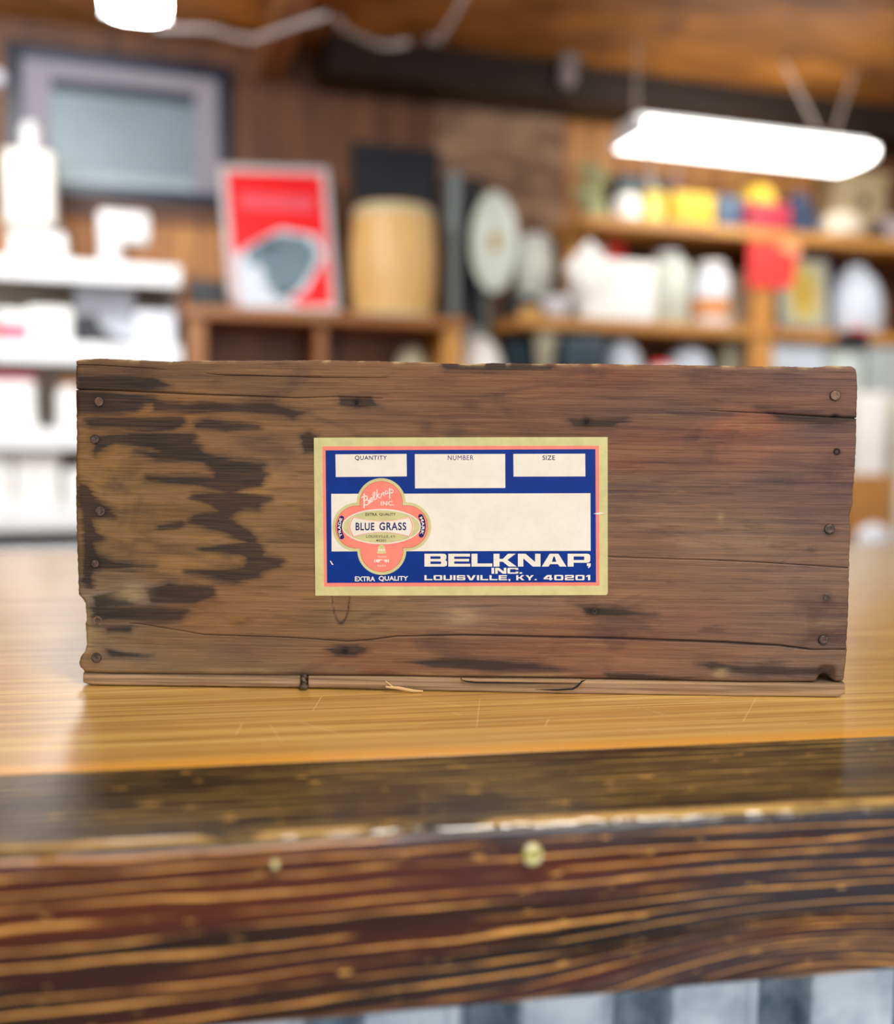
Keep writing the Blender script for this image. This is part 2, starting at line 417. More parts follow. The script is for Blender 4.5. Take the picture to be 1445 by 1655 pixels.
for nm, arr in (('ring', RING), ('zone', ZONE), ('arris', np.tile(np.exp(-((arc-arc[iedge])/0.006)**4), (nx, 1))), ('worn', np.tile(np.exp(-((arc-arc[iedge]+0.0035)/0.0017)**2), (nx, 1)))):
    a = me.attributes.new(nm, 'FLOAT', 'POINT'); a.data.foreach_set('value', arr.reshape(-1).astype(np.float32))
me.update()
bm = bmesh.new(); bm.from_mesh(me); bmesh.ops.recalc_face_normals(bm, faces=bm.faces[:])
bm.to_mesh(me); bm.free()
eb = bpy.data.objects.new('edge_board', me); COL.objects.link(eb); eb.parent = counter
eb['label'] = 'burnt dark glossy board along the front of the counter'
def on_board(px, py):
    p = on_plane(px, py, edge*cv, cv); q = p-C0
    return float(np.dot(q, cu)), float(p[2])
# plugged screw in the board, little droplets of varnish
g = NT('yellowed_resin_plug'); nz = g.noise(g.coords('Object'), 260, 2)
g.set(Base_Color=g.mix(g.step(nz, 0.35, 0.65), rgb(168, 158, 62), rgb(232, 222, 170)), Roughness=0.15, Coat_Weight=1.0); m_plug = g.m
def plug(px, py, r, name, label):
    x, z = on_board(px, py); rot = Matrix.Rotation(math.radians(90), 3, 'X')
    b = MB(); b.lathe([(r, -0.001), (r, 0.0008), (r*0.9, 0.0022), (r*0.6, 0.0028), (r*0.35, 0.0020), (0.0001, 0.0018)], m_plug, (x, -BW, z), 28, rot=rot)
    o = b.build(name, eb); o['label'] = label
plug(860, 1380, 0.0047, 'screw_plug', 'round yellowish plug set in the burnt board')
plug(445, 1395, 0.0017, 'screw_plug', 'tiny pale plug set in the burnt board')

# galvanised corrugated front below
g = NT('galvanised_fluted_sheet')
nz = g.noise(g.coords('Object', (1, 1, 1)), 34, 5, 0.6); nl = g.noise(g.coords('Object'), 9, 3)
xg = g.n('ShaderNodeSeparateXYZ'); g.t.links.new(g.coords('Object'), xg.inputs[0])
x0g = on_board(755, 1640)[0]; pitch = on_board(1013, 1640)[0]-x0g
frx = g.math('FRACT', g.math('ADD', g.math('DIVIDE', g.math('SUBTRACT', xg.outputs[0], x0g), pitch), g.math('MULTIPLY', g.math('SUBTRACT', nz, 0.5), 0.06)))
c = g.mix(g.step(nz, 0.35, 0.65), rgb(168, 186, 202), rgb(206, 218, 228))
slate = g.math('MULTIPLY', g.step(frx, 0.03, 0.06), g.step(frx, 0.34, 0.46, 1, 0))  # recess darkening of each flute put into the colour
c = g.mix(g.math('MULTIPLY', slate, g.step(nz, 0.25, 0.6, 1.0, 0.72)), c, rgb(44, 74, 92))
c = g.mix(g.step(nl, 0.60, 0.74, 0, 0.5), c, rgb(186, 164, 130))
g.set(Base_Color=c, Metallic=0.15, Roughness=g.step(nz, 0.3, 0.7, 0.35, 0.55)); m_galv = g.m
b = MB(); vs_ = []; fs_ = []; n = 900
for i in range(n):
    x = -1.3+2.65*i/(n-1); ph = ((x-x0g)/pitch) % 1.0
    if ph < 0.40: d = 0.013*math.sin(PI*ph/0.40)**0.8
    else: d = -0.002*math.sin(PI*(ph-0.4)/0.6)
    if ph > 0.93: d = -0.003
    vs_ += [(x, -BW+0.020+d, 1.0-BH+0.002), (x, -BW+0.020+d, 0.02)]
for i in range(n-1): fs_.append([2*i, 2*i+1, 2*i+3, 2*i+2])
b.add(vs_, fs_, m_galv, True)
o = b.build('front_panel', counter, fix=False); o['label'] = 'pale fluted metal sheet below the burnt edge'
b = MB(); b.box(-1.3, 1.35, -BW+0.045, back-seam-0.02, 0.0, 0.959, m_base); b.build('carcass', counter)

# ------------------------------------------------------------------ old crate
A = on_z(137, 1109.5, 1.0); B = on_z(1363, 1128.5, 1.0)
ev = (B-A); KW = float(np.hypot(ev[0], ev[1])); ex = ev/KW; ny = np.array([-ex[1], ex[0], 0.0])   # ny points away from camera
KYAW = math.atan2(ex[1], ex[0])
KD = 0.30
K0 = A + ex*KW/2 + ny*KD/2
crate = thing('wooden_crate', 'old dark brown wooden crate with a blue and cream paper label on its front', 'crate', (float(K0[0]), float(K0[1]), 1.0), KYAW)
def st(px, py):
    p = on_plane(px, py, A, ny); q = p-A
    return float(np.dot(q, ex))-KW/2, float(p[2])-1.0
def st_arr(px, py):
    px = np.asarray(px, float); py = np.asarray(py, float)
    d = _F[None]+((px-CX)/FPX)[:, None]*_R[None]+((CY-py)/FPX)[:, None]*_U[None]
    t = np.dot(A-CAM, ny)/(d@ny); p = CAM[None]+t[:, None]*d
    return (p-A[None])@ex-KW/2, p[:, 2]-1.0
YF = -KD/2                                              # front plane, local y

def curve(pts):
    p = np.array(pts, float); return lambda x: np.interp(x, p[:, 0], p[:, 1])
bot = curve([(118, 1083), (128, 1084.5), (133, 1086.5), (180, 1089), (350, 1090), (500, 1091.5), (640, 1092.5), (741, 1094), (850, 1095), (940, 1097), (1100, 1099.5), (1200, 1101.5), (1318, 1102.5), (1324, 1096), (1331, 1093), (1341, 1094), (1347, 1100), (1352, 1102), (1367, 1101), (1390, 1100)])
crB = curve([(118, 1003), (165, 1005), (225, 1008), (330, 1026), (440, 1029), (500, 1032), (560, 1036.5), (600, 1034), (640, 1028.5), (750, 1026.5), (830, 1028), (960, 1031), (1050, 1034), (1164, 1038), (1259, 1043), (1313, 1050), (1368, 1049.5), (1390, 1049)])
crC = curve([(118, 893), (985, 900), (1150, 905), (1230, 909), (1375, 918), (1390, 919)])
crD = curve([(118, 662), (1050, 662), (1150, 664), (1250, 668.5), (1340, 674), (1388, 676)])
crA2 = curve([(118, 629), (190, 631), (315, 637), (480, 643), (545, 641), (600, 643), (650, 646), (1390, 655)])
crA1 = curve([(118, 589.5), (160, 590), (240, 595), (300, 600), (355, 606), (520, 610), (640, 611), (1390, 628)])
topc0 = curve([(118, 587), (123, 583.5), (131, 581), (160, 580), (195, 580.5), (240, 582.5), (272, 584.5), (300, 583), (400, 583), (560, 583), (640, 584.5), (700, 586), (720, 588), (760, 588.5), (790, 587), (860, 587.5), (960, 588), (1060, 589.5), (1160, 591), (1235, 592.5), (1270, 592), (1310, 594), (1345, 591.5), (1378, 592.5), (1383, 595), (1387, 600), (1390, 604)])
jx = np.linspace(100, 1400, 2600); jn = smooth_noise(jx, 4, 31)*0.45+smooth_noise(jx, 23, 32)*0.45
topc = lambda x: topc0(x)+np.interp(x, jx, jn)-0.3
wB = curve([(118, 0), (205, 0), (225, 1.2), (500, 1.6), (620, 2.0), (760, 3.2), (1000, 4.2), (1200, 4.6), (1300, 3.4), (1345, 2.2), (1390, 2.0)])
wC = curve([(118, 0), (970, 0), (990, 1.3), (1375, 1.5), (1390, 1.5)])
wD = curve([(118, 0), (1130, 0), (1180, 1.0), (1330, 2.2), (1388, 2.4)])
wA2 = curve([(118, 2.6), (315, 2.2), (480, 1.6), (560, 1.0), (650, 0), (1390, 0)])
wA1 = curve([(118, 1.6), (230, 1.3), (270, 0.3), (330, 0.3), (365, 1.5), (520, 1.5), (600, 0.7), (650, 0), (1390, 0)])
jy = np.linspace(570, 1140, 1200)
jl = smooth_noise(jy, 6, 41)*0.7+smooth_noise(jy, 2.4, 42)*0.4
xL0 = [(575, 122), (640, 121.5), (700, 122.3), (760, 122), (830, 122), (900, 123.5), (940, 125), (962, 126), (967, 131), (972, 136), (985, 137), (1003, 138.5), (1015, 137.5), (1030, 140), (1045, 138.5), (1052, 136.5), (1057, 132.5), (1066, 128), (1072, 127), (1079, 128.5), (1085, 135), (1090, 133)]
xR0 = [(585, 1385), (594, 1385.5), (613, 1387), (640, 1387.5), (660, 1386), (677, 1386), (727, 1384), (757, 1383), (799, 1379.5), (815, 1380), (826, 1377), (834, 1374.5), (852, 1376.5), (897, 1374.5), (917, 1374), (954, 1373), (987, 1372), (1020, 1371), (1045, 1369), (1050, 1370.5), (1070, 1369), (1085, 1366.5), (1096, 1366), (1104, 1363)]
def xL(y): p = np.array(xL0); return np.interp(y, p[:, 0], p[:, 1])+np.interp(y, jy, jl)*np.where((y > 960) & (y < 1075), 1.6, 0.7)
def xR(y): p = np.array(xR0); return np.interp(y, p[:, 0], p[:, 1])+np.interp(y, jy, jl[::-1])*0.7

NCOL = 520
kk = np.linspace(0, 1, NCOL)
rows = []                                               # (y function, depth function, crack flag)
seq = [(bot, None), (crB, wB), (crC, wC), (crD, wD), (crA2, wA2), (crA1, wA1), (topc, None)]
def lerpf(f, g_, t): return lambda x: f(x)*(1-t)+g_(x)*t
for i in range(len(seq)-1):
    f0, w0 = seq[i]; f1, w1 = seq[i+1]
    lo = (lambda x, f=f0, w=w0: f(x)-np.maximum(w(x), 0.3)/2) if w0 else f0
    hi = (lambda x, f=f1, w=w1: f(x)+np.maximum(w(x), 0.3)/2) if w1 else f1
    gap = abs(float(f0(np.array([700.]))[0]-f1(np.array([700.]))[0]))
    nr = max(4, int(gap/2.4))
    for r in range(nr+1): rows.append((lerpf(lo, hi, r/nr), 0, 0))
    if w1: rows.append((f1, w1, 1))
PX = np.zeros((len(rows), NCOL)); PY = np.zeros_like(PX); DEP = np.zeros_like(PX); CRK = np.zeros_like(PX)
for r, (f, w, fl) in enumerate(rows):
    y = f(122+(1384-122)*kk)
    for _ in range(3):
        x = xL(y)*(1-kk)+xR(y)*kk; y = f(x)
    PX[r] = x; PY[r] = y
    if fl:
        ww = w(x); DEP[r] = np.where(ww > 0.35, 0.0006+0.0011*ww, 0.0); CRK[r] = np.clip((ww-0.3)*1.6, 0, 1)
ss, tt = st_arr(PX.ravel(), PY.ravel())
# slight warp and worn corners
edge_d = np.minimum(np.minimum(PX-xL(PY), xR(PY)-PX), np.minimum(PY-topc(PX), bot(PX)-PY))
yy = YF+DEP+np.exp(-np.clip(edge_d, 0, None)/2.0)*0.0016
yy += 0.0004*np.sin(PX/61.0+PY/37.0)
# chipped hole bottom right, dents
def gsp(x, y, rx, ry, p=2): return np.exp(-(np.abs((PX-x)/rx)**p+np.abs((PY-y)/ry)**p))
yy += 0.004*gsp(1337, 1090, 12, 13, 4)+0.0012*gsp(1330, 1035, 16, 9)+0.0015*gsp(550, 985, 14, 22, 4)*0.5

def sdf(poly):
    P = np.array(poly, float); x = PX.ravel(); y = PY.ravel(); d = np.full(x.shape, 1e9); ins = np.zeros(x.shape, bool)
    for i in range(len(P)):
        a = P[i]; b = P[(i+1) % len(P)]; e = b-a; wx = x-a[0]; wy = y-a[1]
        t = np.clip((wx*e[0]+wy*e[1])/max(e@e, 1e-9), 0, 1); d = np.minimum(d, (wx-t*e[0])**2+(wy-t*e[1])**2)
        cnd = ((a[1] <= y) & (b[1] > y)) | ((b[1] <= y) & (a[1] > y))
        with np.errstate(divide='ignore', invalid='ignore'):
            xi = a[0]+(y-a[1])/(e[1] if abs(e[1]) > 1e-9 else 1e-9)*e[0]
        ins ^= cnd & (x < xi)
    d = np.sqrt(d); return np.where(ins, d, -d).reshape(PX.shape)
STAINS = [
 (1.0, 1, [(60, 200), (200, 205), (420, 235), (430, 250), (370, 258), (330, 290), (200, 300), (60, 295)]),
 (0.9, 1, [(400, 245), (560, 258), (800, 262), (900, 250), (940, 250), (985, 268), (1075, 300), (1040, 320), (990, 305), (900, 300), (820, 290), (700, 285), (560, 290), (420, 290)]),
 (0.85, 1, [(105, 330), (200, 320), (540, 315), (560, 345), (500, 380), (300, 372), (130, 358)]),
 (0.7, 1, [(590, 342), (650, 330), (800, 340), (890, 355), (900, 372), (740, 380), (600, 368)]),
 (1.0, 1, [(150, 415), (210, 398), (400, 386), (590, 398), (580, 430), (620, 460), (640, 480), (800, 520), (750, 528), (620, 522), (430, 505), (330, 470), (440, 472), (400, 452), (240, 432), (150, 485), (140, 470)]),
 (0.95, 1, [(620, 498), (820, 516), (905, 530), (890, 560), (915, 585), (890, 630), (820, 642), (760, 662), (600, 622), (500, 612), (375, 602), (380, 583), (540, 588), (680, 588), (690, 562), (640, 530)]),
 (1.0, 1, [(590, 670), (760, 656), (860, 672), (932, 685), (890, 705), (905, 715), (880, 735), (830, 728), (790, 742), (752, 770), (850, 830), (872, 870), (900, 905), (905, 940), (988, 965), (975, 985), (900, 1012), (880, 1037), (780, 1052), (640, 1030), (560, 1010), (700, 1005), (820, 990), (840, 965), (830, 950), (800, 932), (640, 917), (620, 905), (800, 888), (830, 880), (720, 832), (620, 802), (575, 790), (590, 755), (640, 745), (700, 740), (640, 700)]),
 (0.85, 1, [(70, 600), (120, 620), (150, 690), (200, 720), (240, 740), (230, 760), (130, 770), (160, 840), (190, 870), (140, 880), (160, 940), (240, 970), (420, 985), (250, 1000), (140, 1005), (130, 1080), (90, 1060), (100, 900), (95, 760), (80, 700)]),
 (0.55, 1, [(380, 1095), (480, 1060), (680, 1080), (690, 1120), (600, 1160), (400, 1155)]),
 (1.0, 1, [(135, 1175), (330, 1180), (560, 1190), (530, 1222), (330, 1226), (150, 1220)]),
 (0.5, 1, [(130, 1120), (260, 1090), (350, 1100), (300, 1140), (350, 1160), (150, 1180)]),
 (0.6, 1, [(180, 1250), (330, 1245), (310, 1288), (200, 1285)]),
 (0.7, 1, [(190, 1350), (280, 1376), (410, 1388), (380, 1402), (220, 1394)]),
 (0.65, 1, [(70, 128), (300, 130), (430, 142), (500, 180), (400, 196), (70, 192)]),
 (0.65, 1, [(1062, 395), (1110, 378), (1150, 400), (1142, 478), (1088, 482)]),
 (0.65, 1, [(1180, 1360), (1240, 1338), (1330, 1338), (1385, 1355), (1320, 1390), (1230, 1388)]),
 (0.5, 1, [(420, 800), (540, 780), (570, 800), (520, 822), (430, 818)]),
 (0.75, 0, [(1127, 1073), (1150, 1068), (1200, 1076), (1325, 1082), (1330, 1093), (1230, 1091), (1150, 1085)]),
 (0.6, 0, [(980, 1090), (1090, 1092), (1150, 1094), (1100, 1100), (980, 1098)]),
 (0.3, 0, [(640, 1068), (720, 1060), (900, 1075), (990, 1086), (900, 1088), (700, 1082)]),
 (0.6, 0, [(1225, 662), (1345, 670), (1387, 671), (1387, 682), (1340, 688), (1260, 680)]),
 (0.55, 0, [(915, 674), (1010, 678), (990, 692), (930, 692)]),
 (0.55, 0, [(940, 980), (1010, 984), (1060, 994), (990, 998), (945, 996)]),
 (0.4, 0, [(545, 638), (600, 638), (615, 657), (580, 662), (548, 658)]),
 (0.5, 0, [(700, 580), (900, 590), (890, 600), (720, 600)]),
]
ST = np.full(PX.shape, -1.0)
for amt, crop, poly in STAINS:
    if crop: poly = [(100+x/2.779, 560+y/2.779) for x, y in poly]
    d_ = sdf(poly); ST = np.maximum(ST, np.where(d_ > 0, np.clip(d_/7.0, 0, 1), np.clip(d_/np.where(crop, 15.0, 26.0), -1, 0))-(1-amt)*0.9)
# broad soft colour of the wood itself (weathering, tannin) from hand-set spots
SP = [(1255, 770, 76, 62, 56), (1250, 740, 88, 66, 54), (1340, 790, 78, 60, 56), (1035, 790, 84, 68, 56), (1020, 655, 88, 62, 50), (1100, 662, 72, 54, 46), (1150, 664, 74, 56, 48), (1355, 1022, 66, 52, 46), (410, 1048, 78, 62, 54), (390, 1055, 84, 66, 56), (1320, 700, 84, 64, 58), (1150, 790, 96, 74, 58), (334, 898, 158, 118, 70), (412, 795, 150, 114, 68), (385, 800, 140, 104, 62), (330, 690, 136, 96, 58), (255, 680, 138, 96, 54), (190, 732, 134, 98, 58), (300, 758, 122, 88, 58), (140, 775, 140, 106, 60), (180, 960, 120, 106, 92), (300, 985, 110, 78, 50), (420, 985, 138, 98, 60), (350, 1005, 134, 94, 56), (470, 1000, 130, 94, 60), (560, 1070, 116, 70, 48), (600, 1078, 110, 66, 46), (440, 880, 128, 98, 62), (480, 940, 124, 92, 60), (1080, 840, 124, 96, 68), (1140, 880, 126, 100, 74), (1210, 870, 128, 104, 78), (640, 640, 118, 82, 56), (520, 660, 120, 88, 60), (880, 630, 118, 78, 52), (760, 610, 114, 76, 50), (1190, 690, 140, 84, 56), (1230, 735, 132, 86, 62), (1040, 720, 124, 82, 56), (130, 600, 96, 72, 50), (200, 610, 98, 70, 50), (300, 600, 110, 82, 58), (420, 620, 104, 78, 56), (540, 600, 112, 80, 54), (700, 610, 104, 70, 48), (620, 660, 102, 74, 54), (760, 650, 96, 66, 46), (850, 690, 106, 72, 50), (900, 610, 106, 68, 46),
 (1000, 600, 112, 68, 46), (1100, 620, 110, 76, 54), (1180, 660, 86, 64, 52), (1220, 675, 130, 78, 52), (1300, 610, 98, 72, 60), (1300, 720, 106, 74, 58), (1200, 740, 122, 80, 58), (1060, 740, 104, 72, 52), (1020, 745, 118, 74, 52), (1100, 800, 98, 76, 58), (1010, 790, 90, 70, 56), (1255, 790, 84, 66, 58), (1330, 780, 100, 70, 60), (1300, 840, 92, 72, 62), (1150, 850, 112, 88, 64), (1230, 855, 118, 94, 68),
 (1050, 870, 104, 76, 56), (1300, 930, 108, 86, 68), (1180, 950, 104, 82, 62), (1050, 940, 108, 80, 58), (1010, 960, 122, 90, 62), (1120, 1000, 112, 80, 60), (1260, 1000, 104, 82, 64), (1340, 1000, 98, 76, 60), (1020, 1050, 122, 80, 54), (1150, 1060, 112, 82, 58), (1280, 1065, 112, 88, 66), (900, 1050, 118, 78, 52), (780, 1060, 114, 76, 52), (680, 1050, 118, 82, 56), (620, 1070, 108, 72, 48), (900, 1010, 116, 80, 54),
 (740, 990, 122, 100, 80), (640, 990, 116, 92, 66), (600, 1000, 126, 100, 68), (500, 1000, 106, 84, 62), (850, 980, 110, 86, 68), (400, 970, 128, 90, 54), (370, 1000, 126, 88, 52), (300, 960, 112, 76, 48), (460, 940, 110, 82, 54), (480, 870, 112, 84, 58), (450, 800, 124, 94, 58), (470, 740, 112, 84, 60), (400, 715, 110, 82, 58), (330, 690, 118, 86, 56), (300, 665, 128, 88, 52),
 (160, 760, 128, 96, 54), (200, 780, 116, 90, 60), (250, 740, 114, 84, 54), (220, 860, 122, 92, 56), (300, 835, 118, 88, 54), (250, 890, 116, 88, 58), (300, 912, 136, 102, 60), (360, 910, 134, 100, 58), (180, 870, 112, 86, 56), (150, 900, 96, 76, 52), (128, 850, 122, 98, 62), (180, 945, 96, 78, 56), (215, 955, 130, 116, 98), (205, 962, 138, 124, 108), (260, 930, 106, 80, 54),
 (180, 1015, 92, 78, 66), (250, 1030, 104, 82, 58), (300, 1050, 108, 86, 62), (200, 1060, 112, 96, 78), (180, 1072, 122, 104, 82), (300, 1080, 104, 88, 66), (450, 1078, 108, 88, 66), (560, 1080, 118, 96, 72), (145, 1020, 136, 116, 84), (140, 1075, 124, 98, 66), (420, 1045, 104, 82, 62), (950, 660, 96, 66, 48), (1240, 1090, 112, 92, 72), (1345, 1070, 96, 80, 64)]
SPa = np.array(SP, float); num = np.zeros(PX.shape+(3,)); den = np.zeros(PX.shape)
for x, y, r, gg, bb in SP:
    wgt = 1.0/(((PX-x)/2.6)**2+((PY-y)*1.0)**2+60.0)**1.5
    den += wgt
    for q, cval in enumerate((r, gg, bb)): num[..., q] += wgt*lin(cval)
TINT = num/den[..., None]
# dark eye spots, nail hollows; pale scuffs
DK = np.zeros(PX.shape)
for x, y, rx, ry, a in [(576, 649, 7, 6, .9), (948, 680, 8, 7, .95), (960, 988, 8, 6, .95), (558, 1052, 7, 6, .9), (1350, 672, 6, 4, 1.2), (1337, 1092, 10, 9, .85), (1352, 731, 8, 7, .6), (1341, 857, 11, 10, .5), (1336, 966, 9, 9, .55), (152, 709, 11, 9, .5), (153, 912, 10, 8, .6), (160, 649, 12, 11, .35), (162, 826, 11, 10, .45), (157, 1003, 12, 10, .4), (156, 1063, 12, 10, .4), (1350, 639, 11, 10, .3), (1332, 1034, 11, 10, .3), (1312, 890, 7, 6, .35), (690, 690, 12, 12, .4), (760, 655, 14, 8, .35)]:
    DK = np.maximum(DK, a*gsp(x, y, rx, ry))
# outline of the leaf-shaped gouge under the label
leaf = np.abs(np.hypot((PX-551)/14.0, (PY-960)/47.0)-1.0)
DK = np.maximum(DK, np.where((PY > 962), np.clip(1-leaf/0.10, 0, 1)*0.9, 0))
PL = np.zeros(PX.shape)
for x, y, rx, ry, a in [(210, 960, 26, 10, .55), (745, 996, 22, 12, .55), (1165, 1087, 14, 8, .6), (600, 1095, 60, 4, .4), (700, 1090, 90, 4, .5), (850, 1091, 80, 3, .5), (400, 1085, 80, 5, .35), (1330, 1010, 24, 6, .35), (1165, 835, 6, 10, .4), (1385, 815, 6, 12, .5)]:
    PL = np.maximum(PL, a*gsp(x, y, rx, ry))
PL = np.maximum(PL, 1.3*np.exp(-np.clip(PY-topc(PX), 0, None)/2.4)*np.clip(smooth_noise(PX.ravel(), 14, 55).reshape(PX.shape)*1.6, 0, 1))  # frayed pale chips and lit-edge highlights put into the top rim colour
PL = np.maximum(PL, 0.85*np.where((PY > 968) & (PY < 1060), np.exp(-np.clip(PX-xL(PY), 0, None)/5.0), 0))

g = NT('weathered_crate_wood')
tint = g.attr('tint', 'Color'); stn = g.attr('stain'); drk = g.attr('dark'); pal = g.attr('pale'); crk = g.attr('crack')
g1 = g.noise(g.coords('Object', (5, 5, 260)), 1.0, 6, 0.62, 0.2)
g2 = g.noise(g.coords('Object', (14, 14, 900), (3, 1, 2)), 1.0, 4, 0.6)
g3 = g.noise(g.coords('Object', (28, 28, 150), (1, 7, 3)), 1.0, 5, 0.65)
g4 = g.noise(g.coords('Object', (60, 60, 60), (1, 7, 3)), 1.0, 4, 0.65)
g5 = g.noise(g.coords('Object', (34, 34, 1150), (5, 2, 8)), 1.0, 4, 0.6)
g6 = g.noise(g.coords('Object', (22, 22, 420), (9, 2, 4)), 1.0, 5, 0.62)
c = g.mix(g.step(g1, 0.28, 0.72), g.mix(0.22, tint, (0.02, 0.012, 0.008, 1)), g.mix(0.16, tint, rgb(196, 146, 98)))
c = g.mix(g.step(g6, 0.28, 0.46, 0.36, 0.0), c, rgb(50, 35, 28))
c = g.mix(g.step(g6, 0.56, 0.72, 0, 0.34), c, rgb(168, 124, 82))
gb = g.noise(g.coords('Object', (13, 13, 34), (2, 8, 1)), 1.0, 5, 0.6, 0.8)
c = g.mix(g.step(gb, 0.50, 0.68, 0, 0.50), c, rgb(60, 46, 44))
c = g.mix(g.step(gb, 0.26, 0.42, 0.30, 0.0), c, rgb(150, 96, 60))
c = g.mix(g.step(g2, 0.54, 0.70, 0, 0.28), c, rgb(40, 28, 23))
c = g.mix(g.step(g5, 0.56, 0.70, 0, 0.42), c, rgb(44, 31, 25))
c = g.mix(g.step(g5, 0.28, 0.42, 0.22, 0.0), c, rgb(164, 126, 88))
c = g.mix(g.step(g3, 0.60, 0.78, 0, 0.36), c, rgb(158, 118, 78))
c = g.mix(g.step(g3, 0.24, 0.40, 0.45, 0.0), c, rgb(52, 40, 38))
c = g.mix(g.step(g4, 0.68, 0.76, 0, 0.25), c, rgb(164, 138, 112))
sn = g.math('ADD', stn, g.math('MULTIPLY', g.math('SUBTRACT', g6, 0.5), 2.0))
sn = g.math('ADD', sn, g.math('MULTIPLY', g.math('SUBTRACT', g1, 0.5), 1.5))
sn = g.math('ADD', sn, g.math('MULTIPLY', g.math('SUBTRACT', g3, 0.5), 1.3))
smk = g.math('ADD', g.step(sn, -0.90, -0.15, 0.0, 0.38), g.step(sn, -0.50, 0.25, 0.0, 0.54))
smk = g.math('MULTIPLY', smk, g.step(g5, 0.3, 0.7, 0.86, 1.05), clamp=True)
c = g.mix(smk, c, g.mix(g.step(g.noise(g.coords('Object', (12, 12, 30)), 1.0, 3), 0.38, 0.62), rgb(34, 34, 33), rgb(52, 38, 34)))
c = g.mix(g.math('MULTIPLY', pal, g.step(g3, 0.35, 0.62, 0.15, 1.0)), c, rgb(186, 158, 114))
c = g.mix(g.math('MULTIPLY', drk, 0.95, clamp=True), c, rgb(20, 15, 14))
c = g.mix(crk, c, rgb(12, 9, 9))
g.set(Base_Color=c, Roughness=0.62, Specular_IOR_Level=0.18)
hh = g.math('ADD', g.math('MULTIPLY', g1, 0.6), g.math('MULTIPLY', g2, -0.5)); hh = g.math('ADD', hh, g.math('MULTIPLY', g3, 0.5)); hh = g.math('ADD', hh, g.math('MULTIPLY', g6, 0.6))
g.bump(hh, 0.55, 0.0012); m_crate = g.m
m_crate_in = wood('aged_inner_board', (74, 54, 38), (98, 72, 50), (124, 94, 66), (4, 40, 40), 0.75)

R_, C_ = PX.shape
front = np.stack([ss, yy.ravel(), tt], 1)
TH = 0.017
backv = front.copy(); backv[:, 1] = YF+TH
idx = np.arange(R_*C_).reshape(R_, C_)
quads = np.stack([idx[:-1, :-1], idx[:-1, 1:], idx[1:, 1:], idx[1:, :-1]], -1).reshape(-1, 4).tolist()
# back outline: reuse rim vertices only
rim = np.concatenate([idx[0, :], idx[1:, -1], idx[-1, -2::-1], idx[-2:0:-1, 0]])
nF = R_*C_; rb = backv[rim]
verts = np.concatenate([front, rb]).tolist(); nR = len(rim)
faces = quads+[[int(rim[i]), nF+i, nF+(i+1) % nR, int(rim[(i+1) % nR])] for i in range(nR)]+[[nF+i for i in range(nR)][::-1]]
me = bpy.data.meshes.new('front_board'); me.from_pydata(verts, [], faces); me.materials.append(m_crate)
sm_ = [True]*len(quads)+[False]*(nR+1); me.polygons.foreach_set('use_smooth', sm_)
def fattr(nm, arr, rim_default=None):
    a = me.attributes.new(nm, 'FLOAT', 'POINT'); f = arr.ravel(); f = np.concatenate([f, f[rim] if rim_default is None else np.full(nR, rim_default)])
    a.data.foreach_set('value', f.astype(np.float32))
fattr('stain', ST); fattr('dark', DK, 0); fattr('pale', PL); fattr('crack', CRK, 0)
a = me.attributes.new('tint', 'FLOAT_COLOR', 'POINT'); tc = TINT*(1.06-0.02*np.clip((PX-480)/500, 0, 1))[..., None]; rt_ = np.clip((PX-480)/500, 0, 1); tc[..., 0] *= 1.0+0.04*rt_; tc[..., 1] *= 1.0+0.02*rt_; tc[..., 2] *= 1.0+0.26*rt_; tc = np.clip(tc.reshape(-1, 3), 0, 1); tc = np.concatenate([tc, tc[rim]]); tc = np.concatenate([tc, np.ones((len(tc), 1))], 1)
a.data.foreach_set('color', tc.ravel().astype(np.float32))
me.update()
fb = bpy.data.objects.new('front_board', me); COL.objects.link(fb); fb.parent = crate
fb['label'] = 'dark stained cracked front board'

# bottom board (its edge shows as a strip under the front board)
def strip(x0, x1, topf, botf, ylo, yhi, nm, seed, tintc, n=260, nrow=9):
    xs_ = np.linspace(x0, x1, n); V = []; F = []
    jn_ = smooth_noise(xs_, 8, seed)*0.5
    for r in range(nrow):
        f = r/(nrow-1)
        y = botf(xs_)*(1-f)+topf(xs_)*f+(jn_*0.6 if r == 0 else 0)
        s_, t_ = st_arr(xs_, y)
        rnd = 0.0012*((2*f-1)**6)
        V.append(np.stack([s_, np.full(n, ylo+rnd)+smooth_noise(xs_, 30, seed+3)*0.0003, np.maximum(t_, 0.0004)], 1))
    F0 = np.concatenate(V); i_ = np.arange(n*nrow).reshape(nrow, n)
    q = np.stack([i_[:-1, :-1], i_[:-1, 1:], i_[1:, 1:], i_[1:, :-1]], -1).reshape(-1, 4).tolist()
    rm = np.concatenate([i_[0, :], i_[1:, -1], i_[-1, -2::-1], i_[-2:0:-1, 0]]); bk = F0[rm].copy(); bk[:, 1] = yhi
    N0 = len(F0); nr_ = len(rm)
    fa = q+[[int(rm[i]), N0+i, N0+(i+1) % nr_, int(rm[(i+1) % nr_])] for i in range(nr_)]+[[N0+i for i in range(nr_)][::-1]]
    m_ = bpy.data.meshes.new(nm); m_.from_pydata(np.concatenate([F0, bk]).tolist(), [], fa); m_.materials.append(tintc)
    m_.polygons.foreach_set('use_smooth', [True]*len(q)+[False]*(nr_+1)); m_.update()
    o = bpy.data.objects.new(nm, m_); COL.objects.link(o); o.parent = crate; return o
g = NT('weathered_bottom_board')
h1 = g.noise(g.coords('Object', (7, 7, 420)), 1.0, 5, 0.62); h2 = g.noise(g.coords('Object', (16, 16, 60)), 1.0, 4); h3 = g.noise(g.coords('Object', (5, 5, 5), (4, 4, 4)), 1.0, 2)
